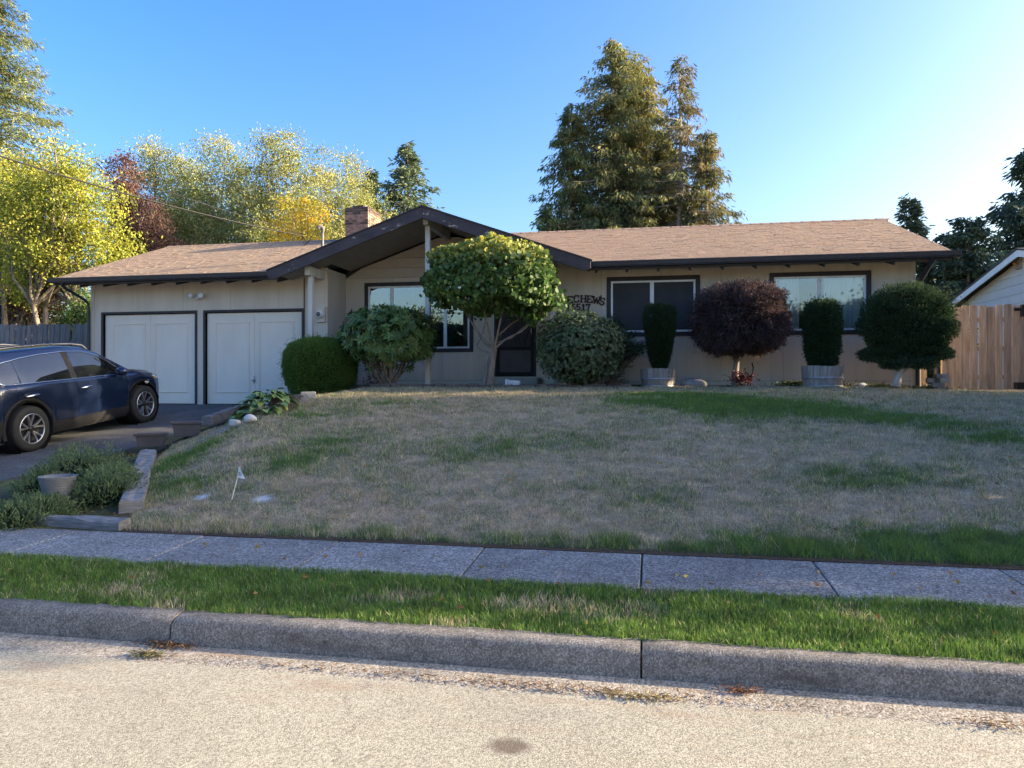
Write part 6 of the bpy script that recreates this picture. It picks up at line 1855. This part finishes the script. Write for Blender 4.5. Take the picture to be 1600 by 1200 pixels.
mb = MB(); mb.lathe([(.03, -.02), (.08, -.10), (0, -.11)], (NX - .09, q.y, q.z), 14, 'x'); obj('lamp', mb, M['amber_lens'], ng)

# pale house glimpsed behind the left trees
fh = thing('far_house', (at(30, 33), 33, 1.4), 'pale house glimpsed low through the trunks behind the grey fence', 'house')
xa, xb = at(-60, 33), at(128, 33)
mb = MB(); mb.box(xa, xb, 33, 40, 1.3, 4.0); obj('wall', mb, M['neighbour_siding'], fh)
mb = MB(); mb.add([(xa - .4, 32.6, 3.95), (xb + .4, 32.6, 3.95), (xb + .4, 36.5, 5.4), (xa - .4, 36.5, 5.4), (xa - .4, 40.4, 3.95), (xb + .4, 40.4, 3.95)], [(0, 1, 2, 3), (3, 2, 5, 4), (0, 3, 4), (1, 5, 2)]); obj('roof', mb, M['roof_dark'], fh)
for px in (15, 85):
    q = at(px, 33); mb = MB(); mb.box(q - .6, q + .6, 32.95, 32.99, 2.2, 3.4); w_ = obj('window', mb, M['white_paint'], fh)
    mb = MB(); mb.box(q - .52, q + .52, 32.93, 32.948, 2.28, 3.32); obj('pane', mb, M['tint'], w_)

# ------------------------------------------------------------------ overhead cables
def cable(name, a, b_, sag, r, label, group):
    pts = []
    for i in range(25):
        t = i / 24; p = Vector(a).lerp(Vector(b_), t); p.z -= sag * 4 * t * (1 - t); pts.append(p)
    mb = MB(); mb.tube(pts, r, 6); return tag(obj(name, mb, M['cable'], None, fixn=False), label, 'cable', group)
e0 = P(0, 213, 11.0); e1 = P(0, 205, 10.8)
m0 = mast_top + Vector((-.42, -.2, -.12))
def beyond(a, b_, k): return Vector(a) + (Vector(b_) - Vector(a)) * k
pole_top = beyond(m0, e0, 1.9)
cable('overhead_cable', m0, pole_top, .35, .016, 'thick twisted service cable sloping from the roof mast up to the left', 'overhead cables')
cable('overhead_cable', m0 + Vector((-.02, .1, .06)), beyond(m0, e1, 1.9) + Vector((0, 0, .25)), .2, .007, 'thin cable running just above the thick service cable', 'overhead cables')
up = thing('utility_pole', (pole_top.x, pole_top.y, .2), 'wooden utility pole at the left street side that holds the service cables', 'pole', 'utility poles')
mb = MB(); mb.tube([(pole_top.x, pole_top.y, -.3), (pole_top.x, pole_top.y, pole_top.z + .6)], [.16, .11], 12); obj('pole', mb, M['bark'], up)
mb = MB(); mb.box(pole_top.x - .9, pole_top.x + .9, pole_top.y - .05, pole_top.y + .05, pole_top.z + .1, pole_top.z + .22); obj('crossarm', mb, M['bark'], up)
for X_ in (-22., 13.):
    up = thing('utility_pole', (X_, -9, .15), 'utility pole across the street mirrored in the ' + ('living room' if X_ < 0 else 'bedroom') + ' window', 'pole', 'utility poles')
    mb = MB(); mb.tube([(X_, -9, -.2), (X_, -9, 10.5)], [.17, .11], 10); obj('pole', mb, M['bark'], up)
    mb = MB(); mb.box(X_ - 1.1, X_ + 1.1, -9.06, -8.95, 9.6, 9.75); mb.box(X_ - .9, X_ + .9, -9.06, -8.95, 8.7, 8.82); obj('crossarm', mb, M['bark'], up)
for z, lab in ((9.75, 'upper street cable mirrored in the bedroom window'), (8.82, 'middle street cable across the road'), (6.6, 'lower street cable mirrored in the bedroom window')):
    cable('overhead_cable', (-60, -9, z), (60, -9, z), 1.2 if z > 7 else .8, .02, lab, 'street cables')

# ------------------------------------------------------------------ driveway border: timbers, planters, stones, flag
def timber(name, a, b_, w, h, label, n=10, sink=.06):
    a = Vector(a); b_ = Vector(b_); d = (b_ - a); d.z = 0; L_ = d.length; d.normalize(); sd = Vector((d.y, -d.x, 0))
    mb = MB(); vs_ = []; prof = [(-.5, 0), (-.5, .85), (-.42, 1), (-.15, 1.02), (.1, .99), (.42, 1), (.5, .85), (.5, 0)]
    for i in range(n + 1):
        t = i / n; p = a.lerp(b_, t)
        for u, v in prof:
            j = rnd.uniform(-.012, .012) if v > .5 else 0
            vs_.append(p + sd * (u * w + j) + Vector((0, 0, v * h - sink + j)))
    m = len(prof)
    mb.add(vs_, [(i * m + k, (i + 1) * m + k, (i + 1) * m + k + 1, i * m + k + 1) for i in range(n) for k in range(m - 1)])
    mb.add([vs_[k] for k in range(m)], [tuple(range(m))]); mb.add([vs_[n * m + k] for k in range(m)], [tuple(range(m))])
    return tag(obj(name, mb, M['timber']), label, 'timber')
a = G(205, 800); b_ = G(231, 716)
timber('landscape_timber', a + Vector((0, .0, .01)), b_ + Vector((0, 0, .01)), .23, .17, 'weathered square timber edging the lawn beside the creeping juniper')
a = G(-20 + 20, 806); b_ = G(196, 826)
a.x -= 1.2; a.z = Hs(a.x, a.y)
timber('landscape_timber', a, b_, .16, .14, 'long grey timber lying along the pavement edge', 16)
a = G(322, 664); b_ = G(378, 643)
timber('landscape_timber', a + Vector((0, 0, .03)), b_ + Vector((0, 0, .02)), .18, .19, 'dark broken timber between the driveway and the gravel', 8)
# plastic edging strip of the lawn
mb = MB(); pts = [G(px, py) + Vector((0, 0, .03)) for px, py in ((238, 714), (262, 700), (290, 688), (320, 675), (350, 665), (380, 654), (405, 645))]
mb.tube(pts, .03, 6); tag(obj('edging_strip', mb, M['plastic_black'], None, fixn=False), 'black edging strip bent along the lawn beside the planters', 'edging')

def trough(loc, ang, l, w, h, label, soil=True, k=.78):
    loc = Vector(loc)
    t = thing('trough_planter', loc, label, 'planter', 'brown trough planters'); t.rotation_euler = (0, 0, ang)
    def ring(L_, W_, z): return [(-L_ / 2, -W_ / 2, z), (L_ / 2, -W_ / 2, z), (L_ / 2, W_ / 2, z), (-L_ / 2, W_ / 2, z)]
    rings = [ring(l * k, w * k, 0), ring(l * .95, w * .93, h - .035), ring(l * 1.0 + .02, w + .02, h - .035), ring(l + .03, w + .03, h), ring(l - .03, w - .03, h), ring(l - .045, w - .045, h - .04), ring(l * .86, w * .82, h * .35)]
    vs_ = [p for r in rings for p in r]
    mb = MB(); fs = [(3, 2, 1, 0)]
    for i in range(len(rings) - 1):
        for q_ in range(4): fs.append((i * 4 + q_, i * 4 + (q_ + 1) % 4, i * 4 + 4 + (q_ + 1) % 4, i * 4 + 4 + q_))
    mb.add(vs_, fs); o = obj('box', mb, M['plastic_brown'], None, .004); o.parent = t
    mb = MB(); mb.add(ring(l * .9, w * .88, h * .62), [(0, 1, 2, 3)]); o = obj('potting_soil', mb, M['soil']); o.parent = t
    return t
q = G(236, 704); trough(q + Vector((0, .0, .07)), .55, .44, .24, .20, 'brown trough planter nearest the street, empty, on the driveway border')
q = G(292, 688); trough(q + Vector((0, 0, .07)), .55, .44, .26, .23, 'taller brown trough planter second from the street, beside the dark timber')
q = G(440, 638); trough(q + Vector((.04, 0, -.01)), .75, .52, .22, .22, 'brown trough planter beside the hosta at the top of the border')
q = P(466, 612, 14.35); t = trough((q.x, 14.35, Hs(q.x, 14.35)), .1, .42, .3, .24, 'grey weathered box planter beside the boxwood')
for o in t.children:
    if o.name.startswith('box'): o.data.materials[0] = M['timber']

# edging stones and bricks of the bed (pieces of the bed)
def chunk(w, d, h):
    mb = MB(); mb.box(-w / 2, w / 2, -d / 2, d / 2, 0, h); return mb
pr = None
for i, (px, py) in enumerate(((458, 632), (470, 628), (482, 624), (500, 619), (518, 614), (535, 610), (551, 607))):
    g = G(px, py); rot = (0, rnd.uniform(-.1, .02), .55 - .05 * i)
    if pr is None: pr = obj('edging_stone', chunk(.24, .13, .17), M['stone'], bed, .012, loc=g + Vector((0, 0, -.04))); pr.rotation_euler = rot
    else: share(pr, 'edging_stone', bed, g + Vector((0, 0, -.04)), rot, (rnd.uniform(.9, 1.1), 1, rnd.uniform(.85, 1.1)))
x = -5.75; pr = None
M['bed_brick'] = surf('bed_brick', (.09, .065, .05), (.17, .13, .105), 8, .9, .4, 60, island=.4)
while x < -.55:
    y = float(YB(np.array(x)))
    loc = (x + .1, y + rnd.uniform(-.02, .02), Hs(x, y) - .03); rot = (rnd.uniform(-.06, .1), rnd.uniform(-.06, .06), rnd.uniform(-.08, .08))
    if pr is None: pr = obj('brick', chunk(.205, .10, .095), M['bed_brick'], bed, .008, loc=loc)
    else: share(pr, 'brick', bed, loc, rot, (rnd.uniform(.9, 1.05), 1, rnd.uniform(.85, 1.2)))
    x += .225

# round ribbed pot
pg = G(104, 789) + Vector((0, -.12, .05))
t = thing('round_pot', tuple(pg), 'grey ribbed round pot sunk in the creeping juniper', 'pot')
mb = MB(); prof = [(0, 0), (.11, 0)]
for i in range(11):
    z = .02 + .24 * i / 10; r = .115 + .06 * i / 10; prof += [(r, z), (r + .006, z + .008), (r + .002, z + .016)]
prof += [(.185, .285), (.168, .285), (.162, .24), (.12, .10)]
mb.lathe(prof, (pg.x, pg.y, pg.z - .01), 40); obj('pot_wall', mb, M['plastic_grey'], t)
mb = MB(); mb.lathe([(.163, .235), (.08, .25), (0, .245)], (pg.x, pg.y, pg.z - .01), 20); obj('potting_soil', mb, surf('mossy_soil', (.09, .075, .03), (.14, .13, .05), 14, .95, .7, 60), t)

# stones
def rock(loc, r, mat, name, label, cat='stone', seed=1, group=None, parent=None, boxy=0):
    bm = bmesh.new(); bmesh.ops.create_icosphere(bm, subdivisions=3, radius=1)
    for v in bm.verts:
        c = v.co.copy()
        if boxy: m_ = max(abs(c.x), abs(c.y), abs(c.z)); c = c.lerp(c / m_ * .85, boxy)
        k = 1 + .30 * (fbm(c.x * 1.3 + seed * 7.1, c.y * 1.3 + c.z * 1.7, seed, 3) - .5)
        v.co = Vector((c.x * r[0] * k, c.y * r[1] * k, c.z * r[2] * k))
    me = bpy.data.meshes.new(name); bm.to_mesh(me); bm.free()
    me.polygons.foreach_set('use_smooth', [True] * len(me.polygons)); me.materials.append(mat)
    o = bpy.data.objects.new(name, me); COL.objects.link(o); o.location = loc
    if parent: o.parent = parent; return o
    return tag(o, label, cat, group)
g = G(391, 662); rock(g + Vector((0, 0, .07)), (.095, .08, .065), M['pale_stone'], 'white_stone', 'rounded white stone on the gravel beside the hosta', seed=2)
g = G(367, 667); rock(g + Vector((0, 0, .06)), (.085, .07, .055), M['pale_stone'], 'white_stone', 'square white stone on the gravel next to the dark timber', seed=5, boxy=.7)
q = P(1084, 597, 14.75); rock((q.x, 14.75, Hs(q.x, 14.75) + .06), (.26, .16, .13), M['stone'], 'garden_stone', 'dark flat stone leaning at the wall between the first barrel and the red maple', seed=8)
q = P(1344, 600, 14.6); rock((q.x, 14.6, Hs(q.x, 14.6) + .04), (.16, .11, .07), M['pale_stone'], 'garden_stone', 'small pale grey stone between the second barrel and the layered tree', seed=9)
q = P(1190 - 230, 598, 14.5); rock((q.x, 14.5, Hs(q.x, 14.5) + .02), (.22, .14, .12), M['soil'], 'garden_stone', 'mossy brown stone under the spreading juniper', seed=12)
# gravel
n = 420; parts = []
g = G(352, 672); dvec = Vector(G(392, 656)) - Vector(G(330, 682))
bmg = MB()
for i in range(n):
    t_ = rnd.uniform(-.55, .6); c_ = Vector(g) + dvec * t_ + Vector((rnd.gauss(0, .09), rnd.gauss(0, .12), 0)); c_.z = Hs(c_.x, c_.y) + .005
    r = rnd.uniform(.014, .034)
    pts = [(r, 0, 0), (0, r * .8, 0), (-r, 0, 0), (0, -r * .8, 0), (0, 0, r * .8), (0, 0, -r * .3)]; a_ = rnd.uniform(0, 3)
    bmg.add([(c_.x + math.cos(a_) * p[0] - math.sin(a_) * p[1], c_.y + math.sin(a_) * p[0] + math.cos(a_) * p[1], c_.z + p[2]) for p in pts], [(0, 1, 4), (1, 2, 4), (2, 3, 4), (3, 0, 4), (1, 0, 5), (2, 1, 5), (3, 2, 5), (0, 3, 5)])
o = obj('gravel', bmg, M['stone']); o['kind'] = 'stuff'

# marker flag
g = G(362, 781); tip = P(375, 731, g.y)
t = thing('marker_flag', tuple(g), 'small white utility marker flag on a thin leaning wire in the lawn', 'flag')
mb = MB(); mb.tube([g, tip], .0045, 5); obj('wire', mb, M['white_paint'], t)
d = (tip - g)
f0 = g + d * 1.0; f1 = g + d * .70
mb = MB(); nn = 6; vs_ = []
for i in range(nn + 1):
    u = i / nn
    a_ = f0.lerp(f1, u); wv = u * .085
    for k in range(4):
        s = k / 3; vs_.append((a_.x - .015 + (wv + .02) * s, a_.y + .012 * math.sin(s * 4 + u * 2), a_.z + .01 * (1 - u) - .012 * s * u))
mb.add(vs_, [(i * 4 + k, i * 4 + k + 1, i * 4 + 5 + k, i * 4 + 4 + k) for i in range(nn) for k in range(3)], True)
obj('flag_sheet', mb, M['flag'], t)
mb = MB(); c_ = f1.lerp(f0, .28)
for k in range(3): mb.box(c_.x + .008, c_.x + .045 - .008 * k, c_.y - .012, c_.y - .010, c_.z - .004 + .014 * k, c_.z + .001 + .014 * k)
obj('flag_print', mb, M['letter'], t)

# plastic tub by the door, drooping hose, stacked blocks
q = P(803, 602, 14.05)
t = thing('plastic_tub', (q.x, 14.05, Hs(q.x, 14.05)), 'cloudy white plastic tub lying by the brick edging before the door', 'tub')
mb = MB(); z = Hs(q.x, 14.05) + .03
mb.add([(q.x - .13, 13.98, z), (q.x + .12, 13.98, z), (q.x + .12, 14.12, z), (q.x - .13, 14.12, z), (q.x - .14, 13.96, z + .12), (q.x + .14, 13.96, z + .10), (q.x + .14, 14.14, z + .10), (q.x - .14, 14.14, z + .12)], [(0, 3, 2, 1), (4, 5, 6, 7), (0, 1, 5, 4), (1, 2, 6, 5), (2, 3, 7, 6), (3, 0, 4, 7)])
obj('tub_body', mb, surf('cloudy_plastic', (.50, .52, .55), (.6, .62, .65), 6, .35, .05, 40), t, bevel=.02)
mb = MB(); mb.box(q.x - .15, q.x - .125, 13.95, 14.15, z + .02, z + .13); obj('lid', mb, M['white_paint'], t, bevel=.006)
mb = MB(); hpts = [P(px, py, 14.9) for px, py in ((1175, 567), (1177, 575), (1175, 585), (1167, 592), (1158, 595))]
mb.tube(hpts, .014, 7); tag(obj('hose', mb, M['cable'], None, fixn=False), 'short dark hose end curling up beside the red maple trunk', 'hose')
q = P(1467, 606, 14.5); z = Hs(q.x, 14.5) - .01
for i, (dx, dz, rz, lab) in enumerate(((.02, 0, .1, 'grey concrete block at the bottom of the stack by the fence'), (-.02, .082, -.15, 'grey concrete block second from the bottom of the stack'), (.06, .164, .3, 'grey concrete block in the middle, jutting toward the fence'), (-.03, .164, -.1, 'small grey block jutting from the stack toward the layered tree'), (.03, .246, .15, 'grey concrete block on top of the stack'))):
    w = .11 if i == 3 else .2
    o = obj('concrete_block', chunk(w, .15, .08), M['stone'], None, .006, loc=(q.x + dx - (.12 if i == 3 else 0), 14.5, z + dz)); o.rotation_euler = (0, 0, rz)
    tag(o, lab, 'block', 'stacked concrete blocks')

# litter in the gutter
def litter(px, py, n, sx, sy, label, cols):
    D = FPX * EYE / (py - 600); u = (px - 800) / FPX; R = u * D; c_ = np.array([R * CA - D * SA, R * SA + D * CA, .012])
    pos = c_ + rng.normal(size=(n, 3)) * np.array([sx, sy, 0]); pos[:, 2] += np.abs(rng.normal(size=n)) * .008
    d_ = rdir(n); d_[:, 2] *= .25
    V, F, C = leafcards(pos, d_, rng.uniform(.02, .06, n), .006, pick(cols, n, .5)); o = mesh_np('leaf_litter', V, F, M['leaf'], None, C); o['kind'] = 'stuff'
BRN = [(.18, .10, .05), (.26, .16, .08), (.12, .08, .05)]
litter(262, 1012, 240, .10, .02, '', BRN); litter(232, 1026, 200, .05, .02, '', [(.12, .13, .05), (.2, .16, .09)])
litter(1000, 1092, 150, .10, .015, '', [(.22, .20, .05), (.25, .17, .06)]); litter(1160, 1083, 120, .05, .012, '', [(.25, .11, .05), (.18, .09, .05)])
litter(1550, 1135, 90, .10, .02, '', BRN); litter(700, 1062, 260, .9, .012, '', BRN); litter(900, 1083, 200, .5, .012, '', BRN)

# leaves blown over lawn, pavement and verge
n = 420
X = rng.uniform(-7, 8, n); Y = np.concatenate([rng.uniform(4.4, 6.1, 120), rng.uniform(6.2, 14.3, 300)])
k = in_view(X, Y, .6) & (X > XL(Y) + .1); X, Y = X[k], Y[k]
Z = np.where(Y < 5.2, zverge(X, Y) + .05, np.where(Y < 6.08, .272, H(X, Y) + .03))
d_ = rdir(len(X)); d_[:, 2] *= .3
V, F, C = leafcards(np.stack([X, Y, Z], 1), d_, rng.uniform(.03, .065, len(X)), .03, pick([(.30, .19, .07), (.22, .12, .06), (.38, .30, .09), (.16, .10, .06)], len(X), .5))
o = mesh_np('fallen_leaves', V, F, M['leaf'], None, C); o['kind'] = 'stuff'
